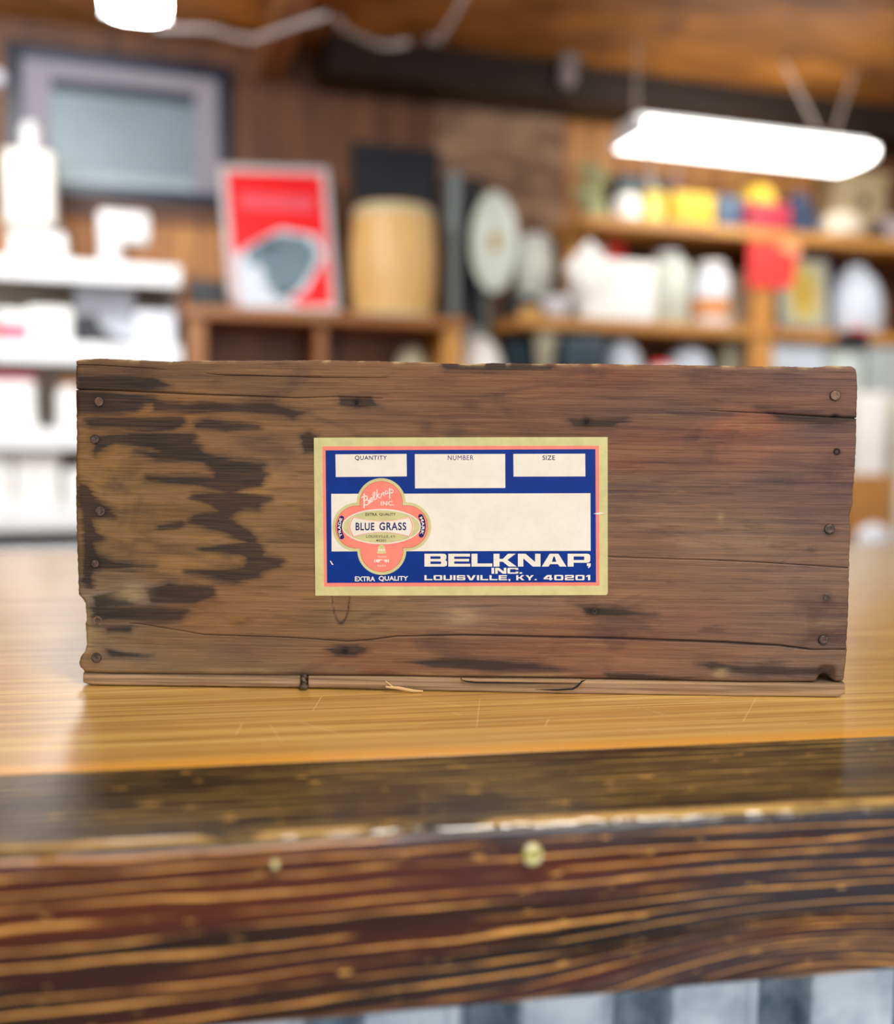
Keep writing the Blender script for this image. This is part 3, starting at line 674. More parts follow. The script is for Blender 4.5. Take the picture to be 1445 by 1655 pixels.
c = g.mix(g.step(h1, 0.3, 0.7), rgb(100, 78, 58), rgb(172, 140, 106))
c = g.mix(g.step(h2, 0.5, 0.75, 0, 0.55), c, rgb(136, 92, 58)); c = g.mix(g.step(h3, 0.5, 0.7, 0, 0.4), c, rgb(168, 146, 120))
g.set(Base_Color=c, Roughness=0.7, Specular_IOR_Level=0.2); g.bump(h1, 0.4, 0.001); m_strip = g.m
sb = curve([(130, 1104), (137, 1106), (147, 1109), (490, 1112), (560, 1113), (690, 1119), (800, 1121.5), (900, 1125), (1000, 1126.5), (1145, 1128.5), (1355, 1128.5), (1362, 1124), (1368, 1122)])
stp = lambda x: bot(np.clip(x, 135, 1316))+1.6
gapx = curve([(484, 0), (486, 1)])
strip(133, 485, stp, sb, YF+0.0012, KD/2-0.004, 'bottom_board', 61, m_strip)
strip(498, 1366, stp, sb, YF+0.0004, KD/2-0.004, 'bottom_board', 63, m_strip, 520)
# raised sliver split off the bottom board
sl_t = curve([(742, 1095.5), (770, 1096.5), (938, 1098.0), (944, 1098)]); sl_b = curve([(742, 1096.5), (752, 1100.5), (770, 1102.5), (935, 1104), (938, 1103), (944, 1099)])
strip(746, 938, sl_t, sl_b, YF-0.0012, YF+0.003, 'sliver', 66, m_strip, 120, 5)

def dark_line(pts, w, nm):
    b = MB(); b.tube([(a_, YF-0.0007, c_) for a_, c_ in [st(*q) for q in pts]], [0.0001]+[w]*(len(pts)-2)+[0.0001], plain('black_dirt_and_gaps', (16, 12, 11), 0.9, 0.2), 6)
    o = b.build(nm, crate); o['label'] = 'dark split in the bottom board'
dark_line([(866, 1114), (900, 1114.5), (926, 1113), (934, 1108), (940, 1101), (947, 1098)], 0.0006, 'split')
dark_line([(744, 1096), (752, 1100.5), (768, 1102.8), (850, 1103.5), (934, 1104.5)], 0.00035, 'split')

# unseen sides of the box
hs = st(700, 590)[1]
b = MB(); b.box(-KW/2+0.004, -KW/2+0.024, YF+TH+0.0005, KD/2-0.018, 0.014, hs-0.006, m_crate_in, 0.001); b.build('end_board', crate)
b = MB(); b.box(KW/2-0.022, KW/2-0.002, YF+TH+0.0005, KD/2-0.018, 0.014, hs-0.006, m_crate_in, 0.001); b.build('end_board', crate)
b = MB(); b.box(-KW/2+0.002, KW/2-0.002, KD/2-0.0175, KD/2, 0.002, hs-0.004, m_crate_in, 0.001); b.build('back_board', crate)

# nails
g = NT('rusty_nail_head'); nz = g.noise(g.coords('Object'), 420, 3)
g.set(Base_Color=g.mix(g.step(nz, 0.35, 0.65), rgb(58, 44, 40), rgb(100, 80, 68)), Metallic=0.35, Roughness=0.55); m_nail = g.m
g = NT('copper_brown_nail_head'); nz = g.noise(g.coords('Object'), 380, 3)
g.set(Base_Color=g.mix(g.step(nz, 0.35, 0.65), rgb(84, 60, 46), rgb(124, 92, 68)), Metallic=0.3, Roughness=0.5); m_nail2 = g.m
m_dirt_hole = plain('black_dirt_and_gaps', (16, 12, 11), 0.9, 0.2)
rotX = Matrix.Rotation(math.radians(90), 3, 'X')
def nail(px, py, rpx, m, sunk=0.0):
    x, z = st(px, py); r = rpx*(KW/1226)
    b = MB(); b.lathe([(r*1.10, -0.0004), (r*1.10, 0.0002), (r*1.0, 0.00025)], m_dirt_hole, (x, YF, z), 26, rot=rotX)
    b.lathe([(r, -0.001), (r, 0.0004), (r*0.86, 0.0005), (r*0.5, 0.00035), (r*0.12, 0.0003), (0.00001, 0.0003)], m, (x, YF, z), 26, rot=rotX)
    b.build('nail', crate)
for px, py, r, m in [(160, 649, 7.0, m_nail2), (153.5, 710, 6.5, m_nail), (162, 826, 7.5, m_nail), (154, 911, 6.0, m_nail), (158, 1003, 7.5, m_nail2), (156, 1063, 7.5, m_nail),
                     (1350, 639, 7.5, m_nail2), (1352, 730, 5.5, m_dirt_hole), (1341, 855, 7.5, m_nail), (1336, 965, 6.0, m_nail), (1331, 1034, 7.0, m_nail),
                     (577, 650, 2.4, m_dirt_hole), (949, 681, 2.6, m_dirt_hole), (961, 988, 3.6, m_nail), (559, 1052, 2.4, m_dirt_hole)]:  # black discs in this list stand in for open nail holes
    nail(px, py, r, m)
# bent nail poking out of the joint in the bottom board
x, z0_ = st(491.5, 1111); _, z1_ = st(491.5, 1093)
b = MB(); r = 0.0021
b.tube([(x, YF+0.004, z1_+0.001), (x, YF-0.0008, z1_-0.0015), (x+0.0004, YF-0.0012, (z0_+z1_)/2), (x, YF-0.001, z0_+0.0022)], [r, r, r*0.8, r*0.9], m_nail, 12)
b.lathe([(0.0028, 0), (0.003, 0.0012), (0.0022, 0.002)], m_nail, (x, YF-0.0006, max(z0_, 0.0004)), 16)
o = b.build('nail', crate); o['label'] = 'bent nail in the bottom joint'
# straw-coloured splinter
m_straw = plain('straw_splinter', (206, 166, 108), 0.6, 0.1, 60)
p = [st(*q) for q in ((624, 1108), (645, 1110), (668, 1114.5), (684, 1119))]
b = MB(); b.tube([(a_, YF-0.003, max(b_, 0.0012)) for a_, b_ in p], [0.0006, 0.0011, 0.0010, 0.0005], m_straw, 7)
p = [st(*q) for q in ((624, 1099), (634, 1107), (640, 1110))]
b.tube([(a_, YF-0.0028, b_) for a_, b_ in p], [0.0003, 0.0005, 0.0004], m_straw, 6)
b.build('splinter', crate)

# ------------------------------------------------------------------ paper label (printed)
def paper(name, c, dirt=0.10, rough=0.5):
    g = NT(name); n1 = g.noise(g.coords('Object', (1, 1, 1)), 90, 5, 0.65); n2 = g.noise(g.coords('Object', (60, 60, 14), (2, 2, 2)), 1.0, 4)
    col = rgb(*c); dk = tuple(x*(1-dirt*1.6) for x in col[:3])
    cc_ = g.mix(g.step(n1, 0.3, 0.7), dk, col); cc_ = g.mix(g.step(n2, 0.62, 0.80, 0, dirt*2.6), cc_, tuple(x*0.55 for x in col[:3]))
    g.set(Base_Color=cc_, Roughness=rough, Specular_IOR_Level=0.12); return g.m
pm_olive = paper('label_olive_border', (206, 198, 140)); pm_pink = paper('label_coral_ink', (252, 134, 116), 0.08); pm_blue = paper('label_blue_ink', (3, 48, 134), 0.12, 0.4)
pm_cream = paper('label_cream_stock', (232, 222, 206), 0.05); pm_navy = paper('label_navy_type', (28, 36, 96), 0.05); pm_redline = paper('label_red_line', (196, 92, 62), 0.05); pm_ink = paper('label_black_type', (34, 34, 40), 0.03)
lab = MB()
def LP(cx_, cy_): return 500+cx_*490/1445.0, 700+cy_*270/796.0       # label crop -> photo frame
def L3(cx_, cy_, lv):
    a_, b_ = st(*LP(cx_, cy_)); return (a_, YF-0.0006-0.00006*lv, b_)
def L2(cx_, cy_, lv):                                                # emblem crop -> photo frame
    a_, b_ = st(530+cx_*180/1445.0, 765+cy_*185/1485.0); return (a_, YF-0.0006-0.00006*lv, b_)
def lpoly(pts, m, lv, P=L3): lab.add([P(x, y, lv) for x, y in pts], [list(range(len(pts)))], m)
def ring_poly(outer, inner, m, lv, P=L3):
    n = len(outer); vs = [P(x, y, lv) for x, y in outer]+[P(x, y, lv) for x, y in inner]
    lab.add(vs, [[i, (i+1) % n, n+(i+1) % n, n+i] for i in range(n)], m)
# paper with a hair of thickness
pap = [(22, 22), (700, 20), (1421, 19), (1422, 760), (1416, 771), (700, 773), (29, 774)]
vs = [L3(x, y, 0) for x, y in pap]; vs2 = [(a_, YF+0.0016, b_) for a_, _, b_ in vs]; n = len(pap)
lab.add(vs+vs2, [list(range(n))]+[[i, (i+1) % n, n+(i+1) % n, n+i] for i in range(n)], pm_olive)
lpoly([(63, 63), (1380, 60), (1382, 726), (71, 731)], pm_pink, 1)
lpoly([(78, 82), (1363, 76), (1366, 710), (85, 713)], pm_blue, 2)
lpoly([(125, 101), (464, 99), (465, 206), (127, 209)], pm_cream, 3)
lpoly([(503, 100), (933, 99), (934, 261), (504, 263)], pm_cream, 3)
lpoly([(972, 99), (1314, 98), (1315, 206), (973, 207)], pm_cream, 3)
lpoly([(105, 289), (1339, 286), (1340, 560), (107, 563)], pm_cream, 3)
# clover emblem
def clover(cx0, cy0, cs, r, n=240):
    out = []
    for k in range(n):
        a = 2*PI*k/n; dx, dy = math.cos(a), math.sin(a); best = 0
        for (qx, qy, q) in cs:
            ox, oy = cx0-qx, cy0-qy; bq = ox*dx+oy*dy; cq = ox*ox+oy*oy-(r+q)**2; dq = bq*bq-cq
            if dq >= 0: best = max(best, -bq+math.sqrt(dq))
        out.append((cx0+best*dx, cy0+best*dy))
    return out
CS = [(343, 331, 0), (346, 558, 0), (226, 447, -1), (465, 445, -1)]
lpoly(clover(345, 446, CS, 116.5), pm_olive, 4)
lpoly(clover(345, 446, CS, 102.5), pm_redline, 5)
lpoly(clover(345, 446, CS, 100.5), pm_pink, 6)
def ell(cx_, cy_, rx, ry, n=120): return [(cx_+rx*math.cos(2*PI*k/n), cy_+ry*math.sin(2*PI*k/n)) for k in range(n)]
lpoly(ell(697, 688, 511, 228), pm_cream, 7, L2)
lpoly(ell(697, 688, 497, 212), pm_olive, 8, L2)
def bow(s, n=24):
    pts = []; cx_, cy_ = 697, 691
    for k in range(n+1): t = k/n; pts.append((328+(1066-328)*t, 560+(612-558)*math.sin(PI*t)**0.9))
    for k in range(1, n): t = k/n; pts.append((1066+10*t*0+44*math.sin(PI*t), 556+(826-556)*t))
    for k in range(n+1): t = k/n; pts.append((1074-(1074-322)*t, 828-(828-766)*math.sin(PI*t)**0.9))
    for k in range(1, n): t = k/n; pts.append((322-44*math.sin(PI*t), 828-(828-560)*t))
    dx = (1-s)
    return [(cx_+(x-cx_)*(1-dx), cy_+(y-cy_)*(1-dx*2.6)) for x, y in pts]
lpoly(bow(1.0), pm_cream, 9, L2); lpoly(bow(0.985), pm_pink, 10, L2); lpoly(bow(0.962), pm_cream, 11, L2)
_pk = [0]
def pill(pts, w, m, lv, P):
    _pk[0] = (_pk[0]+1) % 4; lv = lv+_pk[0]*0.4
    """ribbon with round ends along a polyline"""
    P2 = [np.array(p, float) for p in pts]; Lf = []; Rt = []
    for i, p in enumerate(P2):
        t = P2[min(i+1, len(P2)-1)]-P2[max(i-1, 0)]; t = t/max(np.linalg.norm(t), 1e-9); nn = np.array([-t[1], t[0]])
        Lf.append(p+nn*w/2); Rt.append(p-nn*w/2)
    vs = []; fs = []
    for i in range(len(P2)): vs += [P(*Lf[i], lv), P(*Rt[i], lv)]
    for i in range(len(P2)-1): fs.append([2*i, 2*i+1, 2*i+3, 2*i+2])
    lab.add(vs, fs, m)
    for p in (P2[0], P2[-1]):
        lab.add([P(*(p+w/2*np.array([math.cos(2*PI*k/18), math.sin(2*PI*k/18)])), lv+0.2+0.05*(p is P2[0])) for k in range(18)], [list(range(18))], m)
def arcpts(cx_, cy_, rx, ry, a0, a1, n=20): return [(cx_+rx*math.cos(math.radians(a0+(a1-a0)*k/n)), cy_+ry*math.sin(math.radians(a0+(a1-a0)*k/n))) for k in range(n+1)]
pill([(180, 580), (160, 630), (152, 698), (160, 765), (182, 822)], 64, pm_navy, 6.6, L2)
pill([(1205, 558), (1230, 615), (1240, 682), (1233, 745), (1212, 800)], 64, pm_navy, 6.6, L2)

# lettering
def glyphs(body, bold=0.0, spacing=1.0):
    cu_ = bpy.data.curves.new('lettering', 'FONT'); cu_.body = body; cu_.size = 1.0; cu_.offset = bold; cu_.space_character = spacing
    cu_.resolution_u = 5; cu_.fill_mode = 'FRONT'
    ob = bpy.data.objects.new('lettering', cu_); COL.objects.link(ob); dg = bpy.context.evaluated_depsgraph_get()
    me_ = bpy.data.meshes.new_from_object(ob.evaluated_get(dg))
    v = np.array([x.co[:2] for x in me_.vertices]); f = [list(p.vertices) for p in me_.polygons]
    bpy.data.objects.remove(ob); bpy.data.curves.remove(cu_); bpy.data.meshes.remove(me_)
    lo, hi = v.min(0), v.max(0); v = (v-lo)/(hi-lo); return v, f
def text(body, x0, x1, y0, y1, m, lv, P=L3, bold=0.0, spacing=1.0, sag=0.0):
    v, f = glyphs(body, bold, spacing)
    lab.add([P(x0+a_*(x1-x0), y1+(y0-y1)*b_+sag*(2*a_-1)**2, lv) for a_, b_ in v], f, m)
def text_along(body, pts, h, m, lv, P, bold=0.0, spacing=1.05):
    v, f = glyphs(body, bold, spacing); pp = np.array(pts, float)
    seg = np.concatenate([[0], np.cumsum(np.hypot(*np.diff(pp, axis=0).T))]); seg /= seg[-1]
    out = []
    for a_, b_ in v:
        x = np.interp(a_, seg, pp[:, 0]); y = np.interp(a_, seg, pp[:, 1]); e = 0.03
        tx = np.interp(min(1, a_+e), seg, pp[:, 0])-np.interp(max(0, a_-e), seg, pp[:, 0]); ty = np.interp(min(1, a_+e), seg, pp[:, 1])-np.interp(max(0, a_-e), seg, pp[:, 1])
        l = math.hypot(tx, ty); nx_, ny_ = ty/l, -tx/l
        out.append(P(x+nx_*(b_-0.5)*h, y+ny_*(b_-0.5)*h, lv))
    lab.add(out, f, m)
text('QUANTITY', 218, 370, 107, 131, pm_navy, 4, bold=0.012, spacing=1.12)
text('NUMBER', 660, 782, 106, 128, pm_navy, 4, bold=0.0, spacing=1.12)
text('SIZE', 1111, 1170, 106, 128, pm_navy, 4, bold=0.012, spacing=1.12)
# square extended capitals, drawn as outlines (height 1), stem width q
def square_caps(q):
    w = 1.30+q; m_ = w-q; h_ = w/2
    r1 = 0.16; 
    return {
     'B': (w, [(0, 0), (w-.24, 0), (w-.07, .04), (w, .15), (w, .36), (w-.05, .46), (w-.16, .51), (w-.09, .56), (w-.05, .64), (w-.05, .85), (w-.11, .96), (w-.28, 1), (0, 1)], [[(q, .20), (m_-.04, .20), (m_, .24), (m_, .36), (m_-.04, .40), (q, .40)], [(q, .60), (m_-.08, .60), (m_-.04, .64), (m_-.04, .76), (m_-.08, .80), (q, .80)]]),
     'E': (w-.05, [(0, 0), (w-.05, 0), (w-.05, .22), (q, .22), (q, .40), (w-.14, .40), (w-.14, .60), (q, .60), (q, .78), (w-.07, .78), (w-.07, 1), (0, 1)], []),
     'L': (w-.14, [(0, 0), (w-.14, 0), (w-.14, .24), (q, .24), (q, 1), (0, 1)], []),
     'K': (w+.04, [(0, 0), (q, 0), (q, .38), (.72, .38), (w-.58, 0), (w+.04, 0), (1.08, .52), (w-.04, 1), (w-.64, 1), (.72, .60), (q, .60), (q, 1), (0, 1)], []),
     'N': (w, [(0, 0), (q-.04, 0), (q-.04, .64), (w-q-.14, 0), (w, 0), (w, 1), (w-q+.04, 1), (w-q+.04, .36), (q+.14, 1), (0, 1)], []),
     'A': (w+.16, [(0, 0), (q+.06, 0), (q+.20, .19), (w-q-.04, .19), (w-q+.10, 0), (w+.16, 0), (w-.46, 1), (.62, 1)], [[(q+.32, .37), (w-q-.16, .37), (h_+.13, .78), (h_+.03, .78)]]),
     'P': (w, [(0, 0), (q, 0), (q, .30), (w-.24, .30), (w-.07, .34), (w, .46), (w, .84), (w-.07, .96), (w-.24, 1), (0, 1)], [[(q, .51), (m_-.05, .51), (m_, .55), (m_, .75), (m_-.05, .79), (q, .79)]]),
     'I': (q, [(0, 0), (q, 0), (q, 1), (0, 1)], []),
     'C': (w, [(w, .36), (w, .17), (w-.07, .04), (w-.24, 0), (.24, 0), (.07, .04), (0, .17), (0, .83), (.07, .96), (.24, 1), (w-.24, 1), (w-.07, .96), (w, .83), (w, .66), (m_, .66), (m_, .78), (q, .78), (q, .22), (m_, .22), (m_, .36)], []),
     'O': (w, [(.24, 0), (w-.24, 0), (w-.07, .04), (w, .17), (w, .83), (w-.07, .96), (w-.24, 1), (.24, 1), (.07, .96), (0, .83), (0, .17), (.07, .04)], [[(q, .22), (m_, .22), (m_, .78), (q, .78)]]),
     'U': (w, [(0, 1), (0, .17), (.07, .04), (.24, 0), (w-.24, 0), (w-.07, .04), (w, .17), (w, 1), (m_, 1), (m_, .22), (q, .22), (q, 1)], []),
     'S': (w, [(0, .32), (0, .16), (.07, .04), (.22, 0), (w-.22, 0), (w-.07, .04), (w, .16), (w, .44), (w-.06, .56), (w-.18, .60), (q, .62), (q, .79), (m_, .79), (m_, .70), (w-.02, .70), (w-.02, .85), (w-.09, .96), (w-.22, 1), (.22, 1), (.07, .96), (0, .86), (0, .56), (.06, .45), (.18, .41), (m_, .39), (m_, .21), (q, .21), (q, .32)], []),
     'V': (w+.1, [(0, 1), (q+.06, 1), (h_+.05, .30), (w+.04-q, 1), (w+.1, 1), (h_+.35, 0), (h_-.25, 0)], []),
     'Y': (w, [(0, 1), (q+.10, 1), (h_, .62), (w-q-.10, 1), (w, 1), (h_+q/2, .38), (h_+q/2, 0), (h_-q/2, 0), (h_-q/2, .38)], []),
     '2': (w, [(0, 0), (w, 0), (w, .21), (q, .21), (q, .39), (w-.18, .42), (w-.05, .46), (w, .57), (w, .85), (w-.07, .96), (w-.22, 1), (.22, 1), (.07, .96), (0, .85), (0, .68), (q, .68), (q, .79), (m_, .79), (m_, .61), (.18, .58), (.05, .54), (0, .44)], []),
     '4': (w, [(w-.20-q, 0), (w-.20, 0), (w-.20, .18), (w, .18), (w, .38), (w-.20, .38), (w-.20, 1), (.66, 1), (0, .42), (0, .18), (w-.20-q, .18)], [[(.46, .38), (w-.20-q, .38), (w-.20-q, .74)]]),
     '1': (q+.36, [(.36, 0), (q+.36, 0), (q+.36, 1), (.34, 1), (0, .80), (0, .60), (.36, .74)], []),
     '.': (q, [(0, 0), (q, 0), (q, .24), (0, .24)], []),
     ',': (q, [(0, 0), (q*.45, 0), (q*.25, -.18), (q*.6, -.18), (q, 0), (q, .24), (0, .24)], []),
    }
CAPS_ALIAS = {'0': 'O'}
from mathutils.geometry import tessellate_polygon
def caps(body, x0, x1, y0, y1, q, m, lv, gap=0.16):
    G = square_caps(q); pen = 0.0; items = []
    for ch in body:
        if ch == ' ': pen += 0.5; continue
        wd_, out, holes = G[CAPS_ALIAS.get(ch, ch)]; items.append((pen, out, holes)); pen += wd_+gap
    tot = pen-gap
    for px_, out, holes in items:
        loops = [out]+holes; tri = tessellate_polygon([[Vector((a_, b_, 0)) for a_, b_ in lp] for lp in loops])
        flat_ = [p for lp in loops for p in lp]
        lab.add([L3(x0+(px_+a_)/tot*(x1-x0), y1+(y0-y1)*b_, lv) for a_, b_ in flat_], [list(t_) for t_ in tri], m)
caps('BELKNAP', 549, 1338, 574, 635, 0.46, pm_cream, 4, 0.10)
caps(',', 1322, 1340, 580, 632, 0.46, pm_cream, 4.5)
caps('INC.', 868, 1014, 641, 669, 0.42, pm_cream, 4, 0.16)
caps('LOUISVILLE,', 549, 958, 676, 700, 0.42, pm_cream, 4, 0.26)
caps('KY.', 986, 1083, 676, 700, 0.42, pm_cream, 4, 0.20)
caps('40201', 1116, 1338, 675, 700, 0.42, pm_cream, 4, 0.30)
text('EXTRA', 218, 314, 682, 705, pm_cream, 4, bold=0.024, spacing=1.0)
text('QUALITY', 331, 471, 680, 706, pm_cream, 4, bold=0.024, spacing=1.0)
text('BLUE', 362, 606, 637, 738, pm_navy, 12, L2, bold=0.022, spacing=1.12)
text('GRASS', 670, 1018, 633, 736, pm_navy, 12, L2, bold=0.022, spacing=1.12)
text('EXTRA', 490, 640, 512, 550, pm_ink, 9, L2, bold=0.012, sag=0)
text('QUALITY', 668, 884, 512, 552, pm_ink, 9, L2, bold=0.012)
text('LOUISVILLE,', 498, 798, 799, 840, pm_ink, 9, L2, bold=0.006, spacing=1.15)
text('KY.', 818, 884, 802, 834, pm_ink, 9, L2, bold=0.006, spacing=1.15)
text('40201', 626, 756, 853, 884, pm_ink, 9, L2, bold=0.010, spacing=1.1)
text_along('TRADE', [(176, 820), (158, 765), (150, 698), (158, 635), (174, 578)], 36, pm_cream, 9.0, L2, 0.03)
text_along('MARK', [(1205, 565), (1228, 615), (1238, 680), (1232, 740), (1212, 792)], 36, pm_cream, 9.0, L2, 0.03)
def scr(x, y): return (400+x*(75/1445.0)*1445/180.0, y)               # unused scale helper
def S3(x, y, lv):
    a_, b_ = st(580+x*75/1445.0, 785+y*45/867.0); return (a_, YF-0.0006-0.00006*lv, b_)
def stroke(pts, w=34): 
    pp = np.array(pts, float)
    if len(pp) > 2:                                                    # smooth it
        t = np.linspace(0, len(pp)-1, (len(pp)-1)*6+1); out = []
        for q in t:
            i = min(int(q), len(pp)-2); f = q-i; p0 = pp[max(i-1, 0)]; p1 = pp[i]; p2 = pp[i+1]; p3 = pp[min(i+2, len(pp)-1)]
            out.append(0.5*((2*p1)+(p2-p0)*f+(2*p0-5*p1+4*p2-p3)*f*f+(3*p1-p0-3*p2+p3)*f**3))
        pp = np.array(out)
    pill([tuple(p) for p in pp], w, pm_cream, 7.5, S3)
stroke([(165, 680), (170, 560), (172, 400), (168, 260)], 42)
stroke([(95, 372), (160, 325), (230, 318), (270, 350), (255, 420), (195, 452)])
stroke([(195, 452), (270, 440), (318, 490), (300, 560), (255, 600), (205, 590)])
stroke([(350, 545), (345, 450), (375, 385), (415, 375), (410, 420), (365, 470)], 30)
stroke([(355, 480), (385, 505), (430, 470), (470, 400), (500, 280), (505, 210), (480, 195), (455, 250), (455, 380), (480, 430), (530, 410)], 30)
stroke([(560, 405), (565, 280), (570, 125)], 32)
stroke([(575, 320), (620, 270), (640, 245)], 26)
stroke([(580, 310), (620, 350), (650, 380), (690, 350)], 28)
stroke([(690, 350), (705, 290), (715, 245)], 28)
stroke([(705, 300), (755, 215), (780, 215), (775, 290), (800, 300)], 28)
stroke([(900, 165), (850, 160), (825, 215), (840, 260), (880, 240), (905, 175), (900, 230), (930, 235)], 26)
stroke([(962, 380), (965, 240), (960, 85)], 38)
stroke([(975, 130), (1030, 115), (1070, 160), (1045, 210), (985, 225)], 30)
v, f = glyphs('INC.', 0.02, 1.05); lab.add([S3(690+a_*410, 615-b_*140, 7.7) for a_, b_ in v], f, pm_cream)
def B3(x, y, lv):
    a_, b_ = st(590+x*60/1445.0, 872+y*50/1204.0); return (a_, YF-0.0006-0.00006*lv, b_)
lpoly([(465, 515), (500, 440), (505, 330), (535, 260), (610, 200), (610, 150), (690, 150), (690, 195), (760, 250), (785, 330), (800, 440), (835, 500), (800, 530), (640, 545), (500, 535)], pm_olive, 7.2, B3)
for x0_ in (520, 618, 712): lpoly([(x0_, 365), (x0_+62, 365), (x0_+62, 430), (x0_, 430)], pm_cream, 7.6, B3)
v, f = glyphs('TRADE', 0.0, 1.1); lab.add([B3(475+a_*370, 700-b_*70, 7.4) for a_, b_ in v], f, pm_cream)
v, f = glyphs('MARK', 0.0, 1.1); lab.add([B3(495+a_*340, 1050-b_*75, 7.4) for a_, b_ in v], f, pm_cream)
lpoly([(360, 770), (400, 765), (405, 870), (365, 875)], pm_cream, 7.4, B3)
lpoly([(425, 775), (560, 762), (700, 770), (720, 792), (600, 800), (570, 850), (520, 885), (430, 862)], pm_cream, 7.4, B3)
lpoly([(735, 780), (870, 765), (870, 875), (790, 870)], pm_cream, 7.4, B3); lpoly([(890, 765), (940, 768), (935, 872), (890, 874)], pm_cream, 7.4, B3)
# nicks in the paper
lpoly([(1352, 383), (1386, 377), (1408, 380), (1380, 388)], pm_cream, 5); lpoly([(98, 607), (104, 608), (116, 627), (108, 626)], pm_cream, 5)
lo = lab.build('paper_label', crate, fix=False)
lo['label'] = 'blue, coral and cream printed paper label'
me = lo.data
bm = bmesh.new(); bm.from_mesh(me)
for fc in bm.faces:                                                    # every print faces the room
    if abs(fc.normal.y) > 0.5 and fc.normal.y > 0: fc.normal_flip()
bm.to_mesh(me); bm.free()

# ------------------------------------------------------------------ ceiling fittings
def wrap_lamp(name, label, u, w, z, L, along=0.0, wid=0.27, hangers=((-0.5, 0.0, 0), (0.46, -0.06, 0), (0.46, 0.06, 0)), lens=None):
    t = rthing(name, label, 'ceiling light', u, w, z, 'strip lights hung from the ceiling', along)
    b = MB(); h = wid/2
    sec = [(-h, 0.06), (-h*0.98, 0.035), (-h*0.72, 0.006), (-h*0.4, 0.0), (h*0.4, 0.0), (h*0.72, 0.006), (h*0.98, 0.035), (h, 0.06)]
    n = len(sec); vs = [(-L/2, y, zz) for y, zz in sec]+[(L/2, y, zz) for y, zz in sec]
    b.add(vs, [[i, i+1, n+i+1, n+i] for i in range(n-1)]+[list(range(n))[::-1], [n+i for i in range(n)], [0, n, 2*n-1, n-1]], lens or m_lamp); b.build('diffuser', t)
    b = MB(); b.box(-L/2-0.01, L/2+0.01, -h*0.62, h*0.62, 0.0605, 0.10, m_white, 0.006); b.build('housing', t)
    for e in (-1, 1):
        b = MB(); b.box(e*(L/2+0.004)-0.004, e*(L/2+0.004)+0.004, -h, h, 0.01, 0.0605, m_white, 0.002); b.build('end_cap', t)
    for x, dx, dy in hangers:
        b = MB(); b.tube([(x, 0, 0.10), (x+dx*0.5, dy*0.5, 0.10+(ZC-z-0.10)*0.5), (x+dx, dy, ZC-z)], 0.006, m_chain, 8); b.build('hanger', t)
    return t
W_L = 0.60
u0, zl0 = uz(1016, 235, W_L); u1, zl1 = uz(1378, 272, W_L)
t = wrap_lamp('strip_light', 'lit white strip light hanging at right above the wooden shelves', (u0+u1)/2, W_L, (zl0+zl1)/2, (u1-u0), 0.0, 0.30, ((-(u1-u0)/2+0.03, 0.0, 0), ((u1-u0)/2-0.16, -0.22, 0), ((u1-u0)/2-0.12, 0.10, 0)))
# pull cord at its left end
b = MB(); b.tube([(-(u1-u0)/2+0.035, -0.12, 0.004), (-(u1-u0)/2+0.035, -0.12, -0.17)], 0.006, m_chain, 8)
b.lathe([(0.004, 0), (0.02, -0.02), (0.02, -0.05), (0.006, -0.06)], m_chain, (-(u1-u0)/2+0.035, -0.12, -0.15), 14); b.build('pull_cord', t)
# lamp over the white shelves: runs towards the camera, only its far end is in view
ul, wl = uw_on_z(194, 36, 2.25)
wrap_lamp('strip_light', 'lit white strip light cut off by the top edge at left', ul+0.02, wl+0.62, 2.25, 1.22, PI/2-math.radians(2), 0.17, ((-0.5, 0.0, 0), (0.5, 0.0, 0)), m_lamp2)
def cable(pts, label, r=0.011):
    o = MB()
    P_ = []
    for x, y in pts: P_.append(on_z(x, y, ZC-0.145))
    base = P_[0]
    o.tube([tuple(p-base) for p in P_], r, plain('grey_white_cable', (176, 166, 160), 0.5, 0.05), 8)
    ob = o.build('cable'); ob.location = tuple(base); tag(ob, label, 'cable', 'white ceiling cables'); return ob
cable([(252, 46), (300, 46), (340, 47), (375, 58), (410, 64), (450, 50), (490, 36), (530, 24)], 'white cable running from the left strip light across the ceiling')
cable([(545, 32), (560, 48), (585, 60), (612, 72), (635, 74), (662, 68)], 'short drooping white cable on the ceiling near the middle')
cable([(695, 62), (708, 68), (722, 48), (738, 22), (752, -6)], 'white cable bending up and out of the top edge')
p = on_z(918, 95, ZC)
b = MB(); b.lathe([(0.03, 0), (0.034, -0.02), (0.04, -0.06), (0.036, -0.10), (0.018, -0.12), (0.0001, -0.122)], plain('grey_glass', (150, 138, 140), 0.3, 0.1), (0, 0, 0), 24)
b.lathe([(0.055, 0.0), (0.055, -0.008), (0.03, -0.014)], m_greypaint, (0, 0, 0), 24)
o = b.build('pendant'); o.location = tuple(p); tag(o, 'small grey pendant fitting on the ceiling left of the strip light', 'ceiling fitting')

